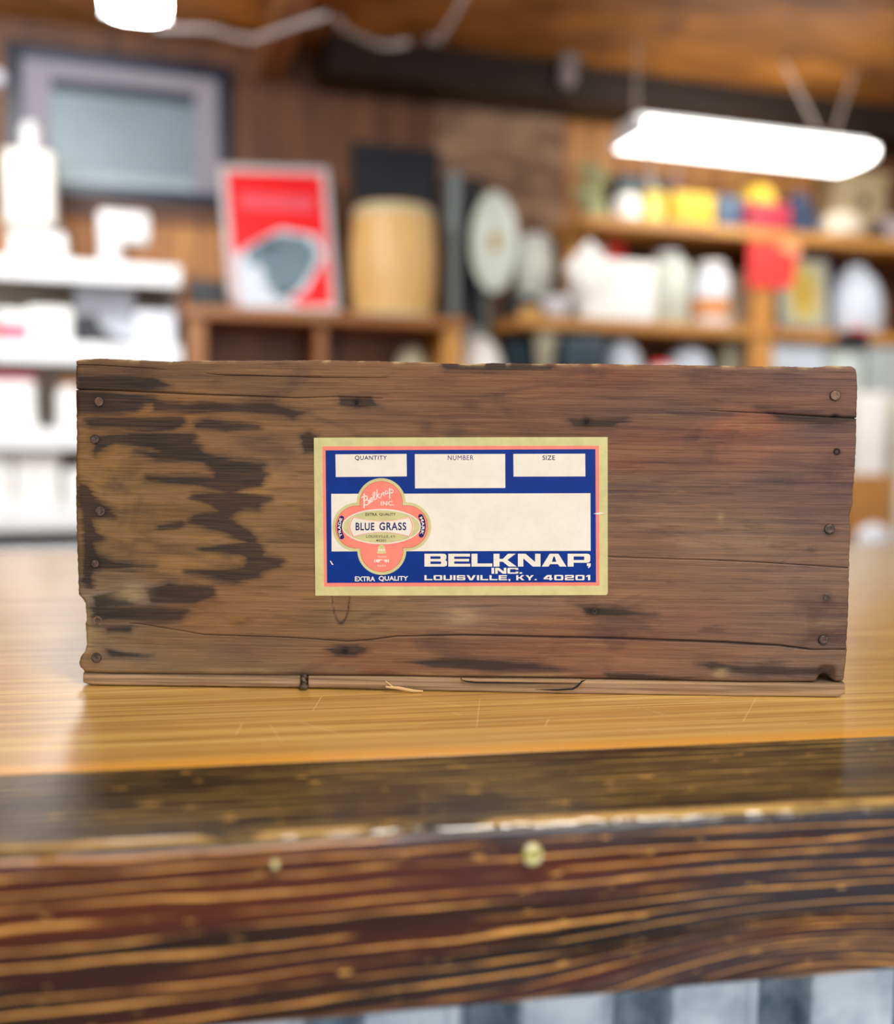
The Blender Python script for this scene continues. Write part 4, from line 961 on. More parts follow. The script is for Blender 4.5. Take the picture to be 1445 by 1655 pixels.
# ------------------------------------------------------------------ left: white shelving against the wall
WF = 0.50
uS0 = -2.75; uS1 = uz(292, 440, WF)[0]
unit = rthing('shelving_unit', 'white metal shelving unit against the wall at left', 'shelving', (uS0+uS1)/2, WF/2, 0)
um_ = (uS0+uS1)/2; hw = (uS1-uS0)/2
SHZ = [uz(150, y, WF)[1] for y in (424, 556, 694, 824, 886)]
for i, z in enumerate(SHZ):
    b = MB(); b.box(-hw, hw, -WF/2, WF/2-0.03, z-0.02, z, m_white, 0.003); b.box(-hw, hw, -WF/2-0.012, -WF/2-0.0005, z-0.075, z+0.004, m_white, 0.003); b.build('shelf', unit)
b = MB(); b.box(-hw+0.01, hw-0.03, WF/2-0.028, WF/2-0.012, 0.02, SHZ[0]-0.01, m_pegboard); b.build('back_panel', unit)
for x in (-hw+0.02, hw-0.02):
    b = MB(); b.box(x-0.02, x+0.02, WF/2-0.06, WF/2-0.004, 0, SHZ[0]+0.02, m_white, 0.003); b.build('upright', unit)
b = MB(); b.box(-hw, hw, -WF/2+0.03, WF/2-0.03, 0.0, 0.12, m_white); b.build('base', unit)

CAPS += [(SHZ[i+1], SHZ[i]-0.030) for i in range(3)]
def carton(name, label, cat, px0, px1, pyt, pyb, w, m, zb=None, depth=0.16, bev=0.006, lid=None, lidh=0.25, group=None, flap=True, yaw=0.0):
    u, wd_, z, h = span(px0, px1, pyt, pyb, w, zb)
    t = rthing(name, label, cat, u, w-depth/2, z+0.0006, group, yaw)
    b = MB(); hh_ = h*(1-lidh) if lid else h
    b.box(-wd_/2, wd_/2, -depth/2, depth/2, 0, hh_, m, bev)
    b.build('body', t)
    if lid:
        b = MB(); b.box(-wd_/2-0.003, wd_/2+0.003, -depth/2-0.003, depth/2+0.003, hh_+0.0004, h, lid, bev); b.build('lid', t)
    elif flap:
        b = MB(); b.box(-wd_/2+0.004, wd_/2-0.004, -depth/2+0.004, -0.001, h+0.0002, h+0.003, m); b.box(-wd_/2+0.004, wd_/2-0.004, 0.001, depth/2-0.004, h+0.0002, h+0.003, m); b.build('flap', t)
    return t, u, z+h, wd_
def pot(name, label, cat, px0, px1, pyt, pyb, w, m, prof, zb=None, capm=None, capprof=None, group=None, band=None, dr=None, sx=1.0, sy=1.0):
    """turned thing; profile as fractions of half width / height"""
    u, wd_, z, h = span(px0, px1, pyt, pyb, w, zb); r = wd_/2
    t = rthing(name, label, cat, u, w-r*sy, z+0.0006, group)
    b = MB(); b.lathe([(max(a_*r, 1e-5), b_*h) for a_, b_ in prof], m, (0, 0, 0), 36, sx, sy); b.build('body', t)
    if capm: 
        b = MB(); b.lathe([(max(a_*r, 1e-5), b_*h) for a_, b_ in capprof], capm, (0, 0, 0), 36, sx, sy); b.build('lid', t)
    if band:
        bm_, z0b, z1b = band; b = MB(); b.lathe([(r*1.015*np.interp(z0b, [q[1] for q in prof], [q[0] for q in prof]), z0b*h), (r*1.015*np.interp(z1b, [q[1] for q in prof], [q[0] for q in prof]), z1b*h)], bm_, (0, 0, 0), 36, sx, sy); b.build('printed_band', t)
    return t
JAR = [(0.9, 0), (1, 0.04), (1, 0.74), (0.86, 0.82), (0.7, 0.86)]; JCAP = [(0.74, 0.865), (0.76, 0.87), (0.76, 0.98), (0.7, 1.0)]
JUG = [(0.9, 0), (1, 0.05), (1, 0.6), (0.8, 0.76), (0.42, 0.86), (0.34, 0.9), (0.34, 0.94)]; JUGCAP = [(0.4, 0.945), (0.42, 0.95), (0.42, 0.99), (0.38, 1.0)]
BOWL = [(0.35, 0), (0.45, 0.05), (0.8, 0.4), (1, 0.95), (1, 1.0), (0.95, 1.0), (0.75, 0.45), (0.3, 0.12)]
DOME = [(1, 0), (1, 0.25), (0.92, 0.55), (0.7, 0.82), (0.35, 0.97), (0.001, 1.0)]

# top shelf
t, u, zt, wd_ = carton('storage_box', 'white box with a dark lid under the square canister on the top white shelf', 'box', 14, 106, 366, 420, 0.44, m_card, SHZ[0], 0.2, lid=plain('charcoal_lid', (84, 90, 96), 0.5), lidh=0.16)
u, wdc, z, h = span(4, 88, 240, 366, 0.42, zt+0.001)
t = rthing('canister', 'square white canister with a tall neck standing on the dark lidded box', 'canister', u, 0.33, z+0.0006)
b = MB(); b.box(-wdc/2, wdc/2, -0.085, 0.085, 0, h, m_cream if False else plain('warm_white_plastic', (236, 233, 222), 0.4, 0.04), 0.02); b.build('body', t)
hn = uz(46, 186, 0.42)[1]-uz(46, 240, 0.42)[1]
b = MB(); r = (uz(62, 210, .42)[0]-uz(30, 210, .42)[0])/2; b.lathe([(r*0.9, h), (r, h+0.01), (r, h+hn*0.8), (r*0.7, h+hn*0.97), (0.001, h+hn)], m_white, (0, 0, 0), 28); b.build('neck', t)
u, wdc, z, h = span(158, 243, 340, 416, 0.40, SHZ[0])
t = rthing('dispenser', 'white pistol shaped dispenser standing on the top white shelf', 'dispenser', u, 0.36, z+0.0006)
b = MB(); b.lathe([(wdc*0.20, 0), (wdc*0.23, 0.01), (wdc*0.23, h*0.55), (wdc*0.2, h*0.7)], m_white, (-wdc*0.27, 0, 0), 28); b.build('handle', t)
b = MB(); b.box(-wdc/2, wdc/2, -0.045, 0.045, h*0.45, h, m_white, 0.022); b.build('head', t)
# second shelf
t, *_ = carton('tub', 'pink tub with a white lid at the left end of the second white shelf', 'tub', -6, 44, 500, 556, 0.44, m_pink, SHZ[1], 0.16, 0.01, m_card, 0.45)
carton('carton', 'small white carton beside the pink tub on the second shelf', 'carton', 45, 117, 497, 556, 0.46, m_card, SHZ[1], 0.18)
u, wdc, z, h = span(122, 216, 463, 556, 0.40, SHZ[1])
carton('carton', 'tall white carton behind the black shoe on the second shelf', 'carton', 122, 216, 463, 556, 0.34, m_card2, SHZ[1], 0.18)
u, wdc, z, h = span(120, 212, 508, 556, 0.485, SHZ[1])
t = rthing('shoe', 'black shoe in front of the tall white carton', 'shoe', u, 0.43, z+0.0006)
b = MB(); b.prism([(-wdc/2, 0.012), (wdc/2, 0.012), (wdc/2, h*0.22), (wdc*0.2, h*0.34), (-wdc*0.06, h*0.62), (-wdc*0.12, h), (-wdc*0.48, h*0.94), (-wdc/2, h*0.5)], -0.045, 0.045, m_black); b.build('upper', t)
b = MB(); b.box(-wdc/2-0.002, wdc/2+0.004, -0.048, 0.048, 0, 0.0118, m_black, 0.003); b.build('sole', t)
carton('carton', 'white carton at the right end of the second shelf, beside the cabinet', 'carton', 218, 284, 504, 590, 0.47, m_card2, SHZ[1], 0.2)
# third shelf
carton('carton', 'tall white carton with a pink lid on the third shelf', 'carton', -20, 55, 603, 694, 0.45, m_card, SHZ[2], 0.2, lid=m_pink, lidh=0.13)
pot('jar', 'white jar with an orange lid on the third shelf beside the crate', 'jar', 88, 134, 612, 694, 0.44, m_card, JAR, SHZ[2], m_orange, [(0.8, 0.60+0.27), (0.86, 0.875), (0.86, 0.99), (0.8, 1.0)])
# fourth shelf
for k, (a_, b_, c_, lb) in enumerate([(-24, 20, 722, 'white carton cut off by the left edge on the fourth shelf'), (24, 96, 716, 'broad white carton in the middle of the fourth shelf'), (104, 160, 760, 'low white carton half behind the crate on the fourth shelf')]):
    carton('carton', lb, 'carton', a_, b_, c_, 824, 0.46, m_card, SHZ[3], 0.2)
# round sensor on the wall at the left edge
u, wdc, z, h = span(-22, 10, 100, 148, 0.05)
b = MB(); b.lathe([(wdc/2, 0), (wdc/2, 0.02), (wdc*0.35, 0.035), (0.001, 0.038)], m_card2, (0, 0, 0), 28, rot=rotX)
o = b.build('wall_sensor'); rplace(o, u, 0.0205, z+h/2); tag(o, 'round white fitting on the wall at the left edge', 'wall fitting')

# framed picture
WP = 0.045
pf = [uz(12, 66, WP), uz(374, 108, WP), uz(374, 344, WP), uz(12, 302, WP)]
uL_ = (pf[0][0]+pf[3][0])/2; uR_ = (pf[1][0]+pf[2][0])/2; zT = (pf[0][1]+pf[1][1])/2; zB = (pf[2][1]+pf[3][1])/2
fw_ = uR_-uL_; fh_ = zT-zB
t = rthing('framed_picture', 'large picture in a dark frame with a pale mat hung at upper left', 'picture', (uL_+uR_)/2, 0.0205, zB)
b = MB(); q = 0.055
m_bframe = plain('blue_black_frame', (20, 30, 50), 0.4, 0.1)
for (x0, x1, z0, z1) in ((-fw_/2, -fw_/2+q, 0, fh_), (fw_/2-q, fw_/2, 0, fh_), (-fw_/2+q, fw_/2-q, 0, q), (-fw_/2+q, fw_/2-q, fh_-q, fh_)):
    b.box(x0, x1, -0.035, -0.0005, z0, z1, m_bframe, 0.003)
b.build('frame', t)
b = MB(); b.box(-fw_/2+q, fw_/2-q, -0.016, -0.001, q, fh_-q, plain('pale_mat', (150, 146, 156), 0.7, 0.04)); b.build('mat', t)
iu0, iz0 = uz(82, 122, WP); iu1, iz1 = uz(316, 314, WP); mu = (uL_+uR_)/2
b = MB(); b.box(iu0-mu, iu1-mu, -0.0185, -0.0163, iz1-zB-0.01, iz0-zB-0.05, plain('pale_grey_print', (118, 138, 146), 0.4, 0.10, 4)); b.build('print', t)
b = MB(); b.box(iu0-mu, iu1-mu, -0.020, -0.0163, iz0-zB-0.055, iz0-zB-0.005, plain('dark_shadow_band', (16, 28, 48), 0.5, 0.1)); b.build('shadow_band', t)  # shadow line at the top of the opening, put in as a dark strip
b = MB(); b.box(iu0-mu, iu1-mu, -0.0195, -0.0186, iz1-zB+0.0, iz1-zB+0.055, plain('pale_blue_band', (150, 168, 174), 0.4, 0.05)); b.build('lower_band', t)

# ------------------------------------------------------------------ middle: wooden cabinet
WC = 0.50
uC0 = uz(302, 540, WC)[0]; uC1 = uz(746, 540, WC)[0]; zC = (uz(400, 499, WC)[1]+uz(640, 508, WC)[1])/2
cw = uC1-uC0; um_ = (uC0+uC1)/2
cab = rthing('wooden_cabinet', 'open fronted brown wooden cabinet behind the crate, under the red poster', 'cabinet', um_, WC/2+0.012, 0)
dC = WC/2-0.014
b = MB(); b.box(-cw/2-0.02, cw/2+0.02, -dC-0.02, dC, zC-0.045, zC, m_cab, 0.004); b.build('top', cab)
for x in (-cw/2+0.04, cw/2-0.03):
    b = MB(); b.box(x-0.04, x+0.03, -dC, dC, 0, zC-0.0455, m_honey_v if x > 0 else m_cab, 0.003); b.build('side', cab)
b = MB(); b.box(-cw/2+0.075, cw/2-0.075, dC-0.02, dC-0.002, 0.02, zC-0.046, m_cabdark); b.build('back', cab)
for z in (0.15, 0.75, 1.20):
    b = MB(); b.box(-cw/2+0.075, cw/2-0.075, -dC+0.01, dC-0.021, z, z+0.025, m_cab, 0.002); b.build('shelf', cab)
b = MB(); x = uz(520, 560, WC)[0]-um_; b.box(x-0.02, x+0.02, -dC+0.012, dC-0.021, 1.2255, zC-0.046, m_cabdark); b.build('divider', cab)
pot('bowl', 'cream bowl inside the cabinet, just above the crate', 'bowl', 640, 706, 556, 640, 0.40, plain('cream_ceramic', (206, 196, 166), 0.4, 0.06), DOME, 1.2255)
# red poster
up, wp_, zp, hp = span(372, 552, 256, 512, 0.30, zC)
po = rthing('poster', 'red poster in a pale frame leaning on top of the cabinet', 'poster', up, 0.26, zC+0.005)
po.rotation_euler = (math.radians(-9), math.radians(-3.2), YAW)
b = MB(); m_pframe = plain('pale_silver_frame', (206, 200, 200), 0.4, 0.05); q = 0.028
for (x0, x1, z0, z1) in ((-wp_/2, -wp_/2+q, 0.012, hp), (wp_/2-q, wp_/2, 0.012, hp), (-wp_/2+q, wp_/2-q, 0.012, q+.012), (-wp_/2+q, wp_/2-q, hp-q, hp)): b.box(x0, x1, -0.012, 0.012, z0, z1, m_pframe, 0.002)
b.build('frame', po)
m_pred = plain('poster_red', (240, 6, 16), 0.5, 0.02); m_pgrey = plain('poster_grey', (108, 132, 142), 0.5, 0.2, 14); m_ppink = plain('poster_pale_red', (232, 88, 104), 0.5, 0.05); m_pwhite = plain('poster_white', (214, 224, 234), 0.5, 0.04); m_pdark = plain('poster_dark_grey', (52, 82, 90), 0.5, 0.2, 12)
b = MB(); b.box(-wp_/2+q, wp_/2-q, -0.006, 0.010, q+.012, hp-q, m_pred)
def pp(x, y): return (-wp_/2+(x/100.0)*wp_, (1-y/100.0)*hp)
def flat(pts, m, lv): b.add([(pp(x, y)[0], -0.0062-0.0003*lv, pp(x, y)[1]) for x, y in pts], [list(range(len(pts)))[::-1]], m)
flat([(17, 19), (84, 20), (84, 30), (17, 28)], m_ppink, 1)
flat([(8, 60), (30, 50), (52, 42), (84, 46), (91, 60), (70, 84), (45, 92), (8, 94)], m_pwhite, 1)
flat([(18, 57), (32, 50), (50, 45), (74, 47), (84, 56), (78, 70), (62, 84), (50, 87), (34, 80), (20, 70)], m_pgrey, 2)
flat([(28, 53), (48, 49), (52, 54), (44, 57), (30, 57)], m_pdark, 3); flat([(38, 84), (58, 84), (56, 88), (42, 89)], m_pdark, 3)
flat(ell(24, 74, 10, 8, 30), m_pwhite, 3); flat([(9, 80), (34, 84), (60, 91), (60, 94.5), (9, 94.5)], m_pwhite, 3)
b.build('print', po)
carton('speaker', 'small black box on the cabinet between the white shelves and the red poster', 'box', 306, 366, 452, 503, 0.42, m_black, zC, 0.14, flap=False)
# dark board behind the keg
u, wdb, z, h = span(570, 708, 236, 508, 0.06, zC)
t = rthing('chalkboard', 'tall blue black board standing behind the wooden keg', 'board', u, 0.05, zC+0.0006)
b = MB(); b.box(-wdb/2, wdb/2, -0.012, 0.012, 0, h, m_navy, 0.002); b.build('panel', t)
b = MB(); q = 0.03
for (x0, x1, z0, z1) in ((-wdb/2, -wdb/2+q, 0, h), (wdb/2-q, wdb/2, 0, h), (-wdb/2+q, wdb/2-q, 0, q), (-wdb/2+q, wdb/2-q, h-q, h)): b.box(x0, x1, -0.02, -0.0125, z0, z1, m_navy, 0.002)
b.build('frame', t)
# keg
u, wdk, z, h = span(579, 720, 326, 512, 0.42, zC)
t = rthing('keg', 'pale maple wooden keg standing upright on the cabinet', 'keg', u, 0.258, zC+0.0006); r = wdk/2
pr = [(r*(0.89+0.11*math.sin(PI*k/20)**0.9), h*k/20) for k in range(21)]
b = MB(); b.lathe(pr+[(r*0.78, h), (r*0.78, h-0.02), (0.001, h-0.02)], m_keg, (0, 0, 0), 56); b.build('staves', t)
m_hoop = plain('pale_hoop', (204, 190, 150), 0.5, 0.08)
for z0, z1 in ((0.0, 0.07), (0.90, 0.985)):
    b = MB(); b.lathe([(np.interp(z0*h, [p_[1] for p_ in pr], [p_[0] for p_ in pr])+0.003, z0*h+0.001), (np.interp(z1*h, [p_[1] for p_ in pr], [p_[0] for p_ in pr])+0.003, z1*h)], m_hoop, (0, 0, 0), 56); b.build('hoop', t)
# grey case with dark lining, oval dish inside
WQ = 0.16
u, wdq, z, h = span(728, 792, 278, 505, WQ, zC-0.05)
zled = zC-0.05
t = rthing('display_case', 'grey wall case with a dark lining beside the keg', 'case', u, 0.10, zled+0.0)
b = MB(); b.box(-wdq/2, wdq/2, 0.03, 0.045, 0.0, h, m_navy); b.build('back', t)
b = MB(); q = 0.045; b.box(-wdq/2, -wdq/2+q, -0.05, 0.029, 0, h, m_greypaint, 0.003); b.build('stile', t)
b = MB(); b.box(-wdq/2+q, wdq/2, -0.05, 0.029, 0, 0.05, m_greypaint, 0.003); b.build('sill', t)
b = MB(); b.box(wdq/2-0.012, wdq/2, -0.05, 0.029, 0.051, h*0.6, m_greypaint, 0.002); b.build('side', t)
u, wdo, z, h = span(757, 832, 312, 474, 0.14)
b = MB(); b.lathe([(1.0, 0), (1.0, 0.006), (0.8, 0.014), (0.55, 0.010), (0.001, 0.010)], plain('pale_green_white_glaze', (206, 216, 204), 0.3, 0.06), (0, 0, 0), 48, rot=rotX)
o = b.build('oval_dish'); o2 = MB(); o2.lathe([(0.2, 0.0102), (0.18, 0.016), (0.001, 0.018)], m_gold, (0, 0, 0), 28, rot=rotX); o2 = o2.build('medallion', o)
o.scale = (wdo/2, 1.0, h/2); rplace(o, u, 0.172, z+h/2); tag(o, 'oval pale dish with a gold centre in front of the grey case', 'dish')

# ------------------------------------------------------------------ right: wooden shelving
WR = 0.45
uR0 = uz(744, 535, WR)[0]; uR1 = uz(1560, 420, WR)[0]
def shz(x, y): return uz(x, y, WR)[1]
zTop = (shz(1050, 350)+shz(1230, 372))/2; zMid = (shz(1000, 522)+shz(1200, 522))/2; zLow = shz(1050, 640)
um_ = (uR0+uR1)/2; hw = (uR1-uR0)/2
ru = rthing('shelving', 'honey coloured wooden shelving full of small goods at right', 'shelving', um_, WR/2, 0)
uP0 = uz(966, 450, WR)[0]-um_; uP1 = uz(1238, 450, WR)[0]-um_; uM0 = uz(838, 530, WR)[0]-um_; uT0 = uz(942, 360, WR)[0]-um_
b = MB(); b.box(uT0, hw, -WR/2, WR/2-0.04, zTop-0.05, zTop, m_honey, 0.004); b.build('shelf', ru)
b = MB(); b.box(uM0, hw, -WR/2, WR/2-0.04, zMid-0.05, zMid, m_honey, 0.004); b.build('shelf', ru)
b = MB(); b.box(uz(768, 640, WR)[0]-um_, hw, -WR/2, WR/2-0.04, zLow-0.05, zLow, m_honey, 0.004); b.build('shelf', ru)
for x, wx_ in ((uP0, 0.05), (uP1, 0.06), (hw-0.06, 0.05)):
    b = MB(); yp_ = 0.02 if x == uP0 else -WR/2+0.01
    for z0, z1 in ((0, zLow-0.0505), (zLow+0.0005, zMid-0.0505), (zMid+0.0005, zTop-0.0505)):
        b.box(x-wx_, x+wx_, yp_, yp_+0.035, z0, z1, m_honey_v, 0.003)
    b.build('post', ru)
b = MB(); b.box(uP0-0.04, hw, WR/2-0.038, WR/2-0.025, 0.02, zTop-0.0505, m_brown); b.build('back_board', ru)

CAPS += [(zLow, zMid-0.058-0.006), (zMid, zTop-0.058-0.006)]
# top row
t = rthing('ornament', 'pale green leafy ornament at the left end of the top wooden shelf', 'ornament', uz(970, 330, .36)[0], 0.30, zTop+0.0006)
u, wdc, z, h = span(943, 1000, 272, 345, 0.30, zTop)
b = MB(); b.lathe([(wdc*0.25, 0), (wdc*0.33, 0.01), (wdc*0.36, h*0.3), (wdc*0.3, h*0.36)], m_green, (0, 0, 0), 24); b.build('pot', t)
b = MB()
for k in range(26):
    a = random.uniform(0, 2*PI); r = random.uniform(0, wdc*0.40); zz = h*random.uniform(0.4, 0.95)
    d = Matrix.Rotation(a, 3, 'Z') @ Matrix.Rotation(random.uniform(0.2, 1.2), 3, 'Y'); c0 = (r*math.cos(a)-0.012, r*math.sin(a), zz)
    b.lathe([(0.001, 0), (0.016, 0.012), (0.018, 0.028), (0.001, 0.055)], m_green, c0, 8, 1, 0.4, rot=d)
b.build('foliage', t)
carton('book_box', 'dark teal box lying behind the white jar on the top wooden shelf', 'box', 1000, 1078, 284, 346, 0.22, m_teal, zTop, 0.14)
pot('jar', 'small white jar in front of the dark teal box on the top shelf', 'jar', 1003, 1043, 308, 352, 0.42, m_card, JAR, zTop, m_beige, JCAP)
carton('tin', 'small pale yellow tin beside the white jar', 'tin', 1046, 1074, 309, 348, 0.36, plain('pale_yellow_tin', (206, 196, 92), 0.4), zTop, 0.08, lid=m_yellow, lidh=0.2)
pot('bottle', 'mauve bottle behind the yellow carton on the top shelf', 'bottle', 1088, 1110, 278, 350, 0.225, m_mauve, JUG, zTop, m_card2, JUGCAP)
carton('carton', 'yellow carton in the middle of the top wooden shelf', 'carton', 1090, 1156, 313, 353, 0.40, m_yellow, zTop, 0.12)
carton('carton', 'slate blue carton between the yellow and crimson cartons', 'carton', 1160, 1200, 318, 358, 0.38, m_blue, zTop, 0.12)
t, u, zt, wdc = carton('carton', 'crimson carton under the yellow dome on the top shelf', 'carton', 1210, 1278, 329, 366, 0.42, m_crimson, zTop, 0.14)
pot('cap', 'yellow dome shaped cap lying on the crimson carton', 'cap', 1214, 1268, 292, 328, 0.40, plain('mustard_cloth', (190, 158, 40), 0.8), DOME, zt+0.004)
u, wdc, z, h = span(1280, 1334, 308, 372, 0.40, zTop)
b = MB(); b.prism([(-wdc/2, 0), (wdc/2, 0), (wdc*0.2, h*0.55), (-wdc*0.1, h), (-wdc*0.4, h*0.9)], -0.05, 0.05, plain('dark_navy_cloth', (36, 52, 78), 0.8, 0.2)); o = b.build('cloth_bundle'); rplace(o, u, 0.34, z+0.0006); tag(o, 'dark navy slanted bundle beside the crimson carton', 'bundle')
u, wdc, z, h = span(1352, 1436, 276, 400, 0.20, zTop)
t = rthing('birdhouse', 'tan wooden birdhouse with a dark hole on the top shelf at right', 'birdhouse', u, 0.115, z+0.0006); m_tan = plain('pale_tan_wood', (186, 166, 128), 0.7, 0.12, 6)
b = MB(); b.box(-wdc/2, wdc/2, -0.07, 0.07, 0, h*0.92, m_tan, 0.004); b.build('box', t)
b = MB(); b.box(-wdc/2-0.012, wdc/2+0.012, -0.085, 0.08, h*0.921, h, m_tan, 0.003); b.build('roof', t)
b = MB(); b.lathe([(0.028, 0), (0.028, 0.002), (0.001, 0.003)], m_black, (0.02, -0.0705, h*0.62), 22, rot=rotX); b.build('hole', t)
pot('pot', 'rounded off white pot in front of the birdhouse', 'pot', 1350, 1414, 338, 402, 0.449, plain('off_white_ceramic', (206, 192, 172), 0.5, 0.06), [(0.7, 0), (0.95, 0.12), (1, 0.4), (0.9, 0.75), (0.7, 0.9), (0.72, 1.0), (0.66, 1.0)], zTop)
pot('bottle', 'small black bottle beside the off white pot on the top shelf', 'bottle', 1416, 1434, 358, 405, 0.44, m_black, JUG, zTop)
carton('carton', 'mauve grey carton at the right end of the top shelf', 'carton', 1434, 1490, 352, 410, 0.42, plain('mauve_grey_card', (176, 158, 160), 0.6), zTop, 0.12)

# things on the middle shelf, left to right
t, u, zt, wdc = carton('printer', 'low dark teal box under the white jug left of the wooden post', 'box', 838, 905, 478, 522, 0.265, m_teal, zMid, 0.20, 0.02, flap=False)
pot('jug', 'off white jug standing on the dark teal box', 'jug', 848, 904, 374, 478, 0.25, plain('greenish_white_plastic', (206, 212, 198), 0.4, 0.05), [(0.8, 0), (0.92, 0.05), (1, 0.3), (1, 0.86), (0.92, 0.94), (0.5, 0.97)], zt+0.0004, m_card2, [(0.5, 0.972), (0.52, 0.975), (0.52, 0.995), (0.45, 1.0)])
pot('jar', 'small amber jar in front of the dark teal box', 'jar', 846, 882, 490, 522, 0.449, plain('amber_glaze', (196, 150, 76), 0.4), JAR, zMid)
pot('bowl', 'small white bowl beside the amber jar', 'bowl', 884, 934, 478, 522, 0.43, m_card2, BOWL, zMid)
t, u, zt, wdc = carton('carton', 'large bright white carton at the left end of the middle shelf', 'carton', 948, 1060, 422, 522, 0.449, plain('bright_white_card', (252, 252, 248), 0.6, 0.01), zMid, 0.2)
carton('red_tin', 'small red tin behind the bright white carton', 'tin', 982, 1010, 384, 522, 0.20, m_red, zMid, 0.08)
u, wdc, z, h = span(918, 990, 396, 470, WR+0.035)
b = MB(); b.box(-0.085, 0.085, -0.010, 0.010, -0.085, 0.085, plain('bright_white_card', (252, 252, 248)), 0.003); b.tube([(0, 0.0, 0.080), (0, 0.02, 0.125)], 0.004, m_chain, 6)
o = b.build('price_card'); rplace(o, u, WR+0.025, z+h/2); o.rotation_euler = (0, math.radians(42), YAW); tag(o, 'white square card hung cornerwise on the left wooden post', 'card')
pot('jug', 'tall white jug beside the bright white carton on the middle shelf', 'jug', 1064, 1130, 402, 522, 0.42, plain('greenish_white_plastic', (206, 212, 198)), [(0.9, 0), (1, 0.04), (1, 0.78), (0.8, 0.88), (0.5, 0.93)], zMid, m_card2, [(0.5, 0.935), (0.54, 0.94), (0.54, 0.99), (0.48, 1.0)])
pot('jar', 'white jar with an orange band on the middle shelf', 'jar', 1136, 1192, 420, 522, 0.42, m_card2, JAR, zMid, m_card, JCAP, band=(m_orange, 0.16, 0.42))
carton('carton', 'cream carton next to the post on the middle shelf', 'carton', 1180, 1218, 440, 522, 0.30, m_cream, zMid, 0.12)
# red sign on the post
u, wdc, z, h = span(1211, 1290, 390, 467, WR+0.012)
b = MB(); b.prism([(-wdc/2, 0.0), (wdc/2-0.02, 0.01), (wdc/2, h*0.75), (wdc*0.25, h), (-wdc/2, h*0.97)], -0.004, 0.0, m_red); b.prism([(wdc*0.02, h*0.9), (wdc/2, h*0.70), (wdc/2+0.02, h*0.96), (wdc*0.25, h*1.02)], -0.009, -0.005, plain('peach_paper', (236, 158, 112), 0.6))
o = b.build('red_sign'); rplace(o, u, WR+0.003, z); tag(o, 'bright red square sign pinned to the right wooden post', 'sign')
# framed gold print
u, wdc, z, h = span(1270, 1362, 404, 526, 0.40, zMid)
t = rthing('framed_print', 'navy framed print with a gold centre leaning beside the red sign', 'picture', u, 0.34, zMid+0.0008); t.rotation_euler = (math.radians(-7), 0, YAW)
b = MB(); q = 0.022
for (x0, x1, z0, z1) in ((-wdc/2, -wdc/2+q, 0.006, h), (wdc/2-q, wdc/2, 0.006, h), (-wdc/2+q, wdc/2-q, 0.006, q), (-wdc/2+q, wdc/2-q, h-q, h)): b.box(x0, x1, -0.01, 0.01, z0, z1, plain('royal_navy_frame', (36, 48, 104), 0.4), 0.002)
b.build('frame', t)
b = MB(); b.box(-wdc/2+q, wdc/2-q, -0.004, 0.008, q, h-q, plain('sage_grey_print', (176, 176, 150), 0.5, 0.05))
b.add([(wdc*0.26*math.cos(a), -0.0045, h/2+h*0.36*math.sin(a)) for a in np.linspace(0, 2*PI, 32, endpoint=False)], [list(range(32))[::-1]], plain('pale_gold_print', (196, 178, 92), 0.5, 0.05))
b.add([(wdc*0.10*math.cos(a), -0.0050, h/2+h*0.20*math.sin(a)) for a in np.linspace(0, 2*PI, 32, endpoint=False)], [list(range(32))[::-1]], m_gold)
b.build('print', t)
def sack(name, label, cat, px0, px1, pyt, pyb, w, m, zb, dy=0.12, seed=1):
    u, wdc, z, h = span(px0, px1, pyt, pyb, w, zb); rg = random.Random(seed)
    b = MB(); pr = [(0.82, 0), (0.98, 0.08), (1.0, 0.35), (0.93, 0.6), (0.7, 0.82), (0.36, 0.94), (0.30, 1.0), (0.001, 1.0)]
    vs = []; fs = []; sg = 28
    for r_, z_ in pr:
        for k in range(sg):
            a = 2*PI*k/sg; ww = 1+0.05*math.sin(5*a+seed)*z_+rg.uniform(-.015, .015); vs.append((wdc/2*r_*ww*math.cos(a), dy*r_*ww*math.sin(a), z_*h))
    for i in range(len(pr)-1):
        for k in range(sg): fs.append([i*sg+k, i*sg+(k+1) % sg, (i+1)*sg+(k+1) % sg, (i+1)*sg+k])
    fs.append(list(range(sg))[::-1]); b.add(vs, fs, m, True)
    o = b.build(name); rplace(o, u, w-dy, z+0.0006); return tag(o, label, cat)
m_bluewhite = plain('blue_white_bag', (204, 214, 226), 0.6, 0.06)
sack('sack', 'slumped blue white bag to the right of the framed gold print', 'bag', 1368, 1452, 424, 526, 0.40, m_bluewhite, zMid, 0.13, 2)
# low shelf, just above the crate rim
pot('lamp_shade', 'white domed shade on the low shelf behind the crate, left of centre', 'shade', 744, 828, 540, 640, 0.445, m_card, DOME, zLow)
carton('cash_box', 'dark teal box behind the crate, below the amber jar', 'box', 830, 866, 538, 640, 0.22, m_teal, zLow, 0.2, 0.01, flap=False)
pot('funnel', 'beige tapered funnel standing between two dark boxes behind the crate', 'funnel', 870, 906, 538, 640, 0.43, m_beige, [(0.5, 0), (0.5, 0.1), (0.62, 0.4), (1.0, 0.95), (1.0, 1.0), (0.9, 1.0)], zLow)
carton('monitor', 'dark teal sloping machine behind the crate, below the bright white carton', 'machine', 912, 984, 536, 640, 0.42, m_teal, zLow, 0.18, 0.02, flap=False)
sack('sack', 'white bag behind the crate, below the bright white carton', 'bag', 988, 1052, 546, 640, 0.42, m_bluewhite, zLow, 0.1, 4)
t, u, zt, wdc = carton('carton', 'low white carton behind the crate under the red dome', 'carton', 1060, 1094, 594, 640, 0.449, m_card, zLow, 0.08, flap=False)
pot('knob', 'small red dome peeping over the crate rim', 'knob', 1058, 1092, 583, 595, 0.445, m_red, DOME, zt+0.0004)
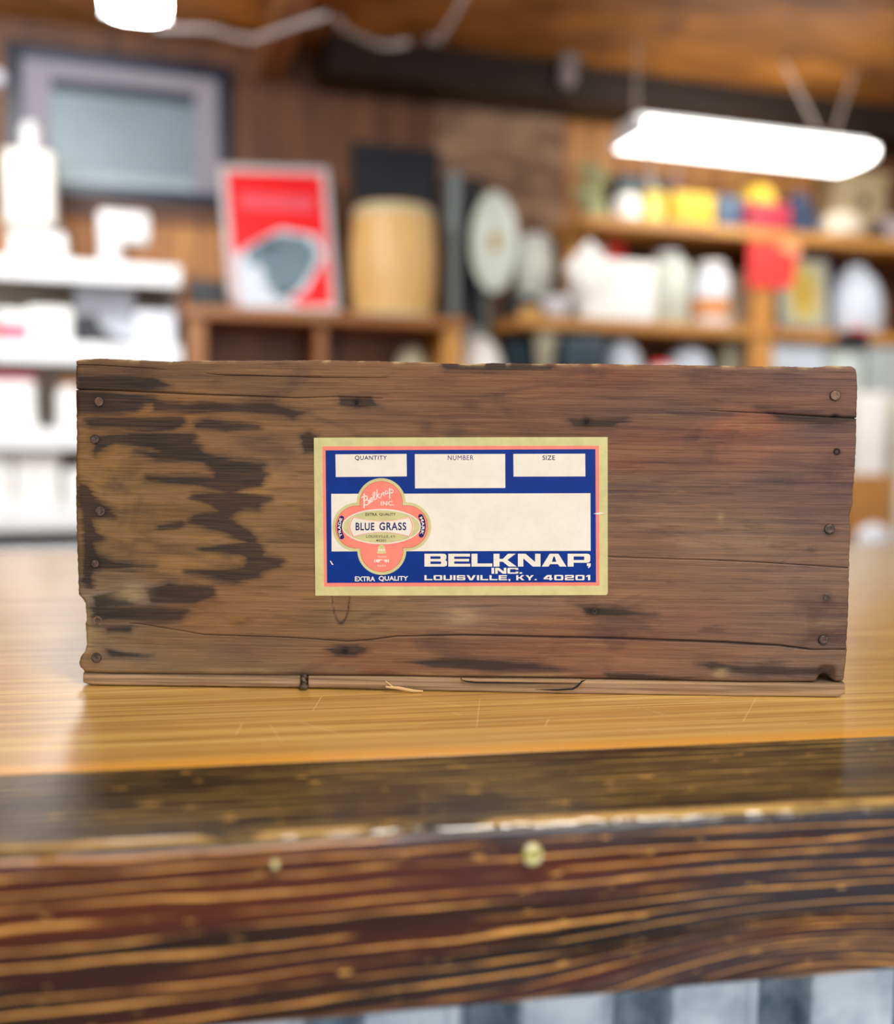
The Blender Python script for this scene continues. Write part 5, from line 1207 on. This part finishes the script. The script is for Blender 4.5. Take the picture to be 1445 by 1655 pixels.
pot('bowl', 'upturned white bowl behind the crate, right of the red dome', 'bowl', 1096, 1172, 556, 640, 0.40, m_bluewhite, DOME, zLow)
carton('carton', 'khaki carton behind the crate, right of the upturned bowl', 'carton', 1174, 1204, 546, 640, 0.34, m_beige, zLow, 0.12)
carton('carton', 'broad white carton behind the right part of the crate', 'carton', 1226, 1334, 536, 640, 0.385, m_bluewhite, zLow, 0.18)
t, u, zt, wdc = carton('carton', 'pale carton behind the top right corner of the crate', 'carton', 1348, 1394, 562, 640, 0.43, plain('pale_green_grey_card', (206, 216, 212), 0.6), zLow, 0.14, flap=False)
u, wdc, z, h = span(1356, 1402, 530, 560, WR+0.02)
t = rthing('price_holder', 'black holder with a red tab on the shelf edge above the crate right corner', 'holder', u, WR+0.014, z)
b = MB(); b.box(-wdc/2, wdc/2, -0.02, 0.013, 0, h*0.78, m_black, 0.004); b.build('body', t)
b = MB(); b.box(-wdc*0.1, wdc*0.42, -0.016, 0.010, h*0.785, h, m_red, 0.003); b.build('tab', t)
carton('carton', 'tall grey carton at the right edge beside the black box', 'carton', 1402, 1470, 532, 640, 0.42, plain('cool_grey_card', (176, 184, 186), 0.6), zLow, 0.14)
# bench at the far right with stacked cartons
zb_ = uz(1410, 884, 0.75)[1]
ub0 = uz(1330, 880, 0.75)[0]; ub1 = uz(1640, 880, 0.75)[0]; bwid = ub1-ub0
t = rthing('low_bench', 'low grey bench at right behind the counter', 'bench', (ub0+ub1)/2, 0.62, 0)
b = MB(); b.box(-bwid/2, bwid/2, -0.13, 0.13, zb_-0.03, zb_, plain('grey_bench_top', (150, 146, 138), 0.6), 0.003); b.build('top', t)
for x in (-bwid/2+0.04, bwid/2-0.04):
    b = MB(); b.box(x-0.025, x+0.025, -0.11, 0.11, 0, zb_-0.0305, m_greypaint, 0.003); b.build('leg', t)
t, u, zt, wdc = carton('carton', 'brown cardboard box on the low bench beside the crate', 'carton', 1370, 1444, 768, 884, 0.66, m_cardboard, zb_, 0.14, flap=False)
carton('carton', 'white carton stacked on the brown cardboard box', 'carton', 1384, 1432, 636, 768, 0.65, m_card, zt+0.0002, 0.12)
carton('carton', 'tall cream carton at the right edge on the low bench', 'carton', 1452, 1506, 640, 884, 0.66, plain('ivory_card', (226, 222, 206), 0.6), zb_, 0.14)
sack('sack', 'small white bag in front of the brown cardboard box', 'bag', 1392, 1446, 848, 890, 0.748, m_card2, zb_, 0.03, 6)
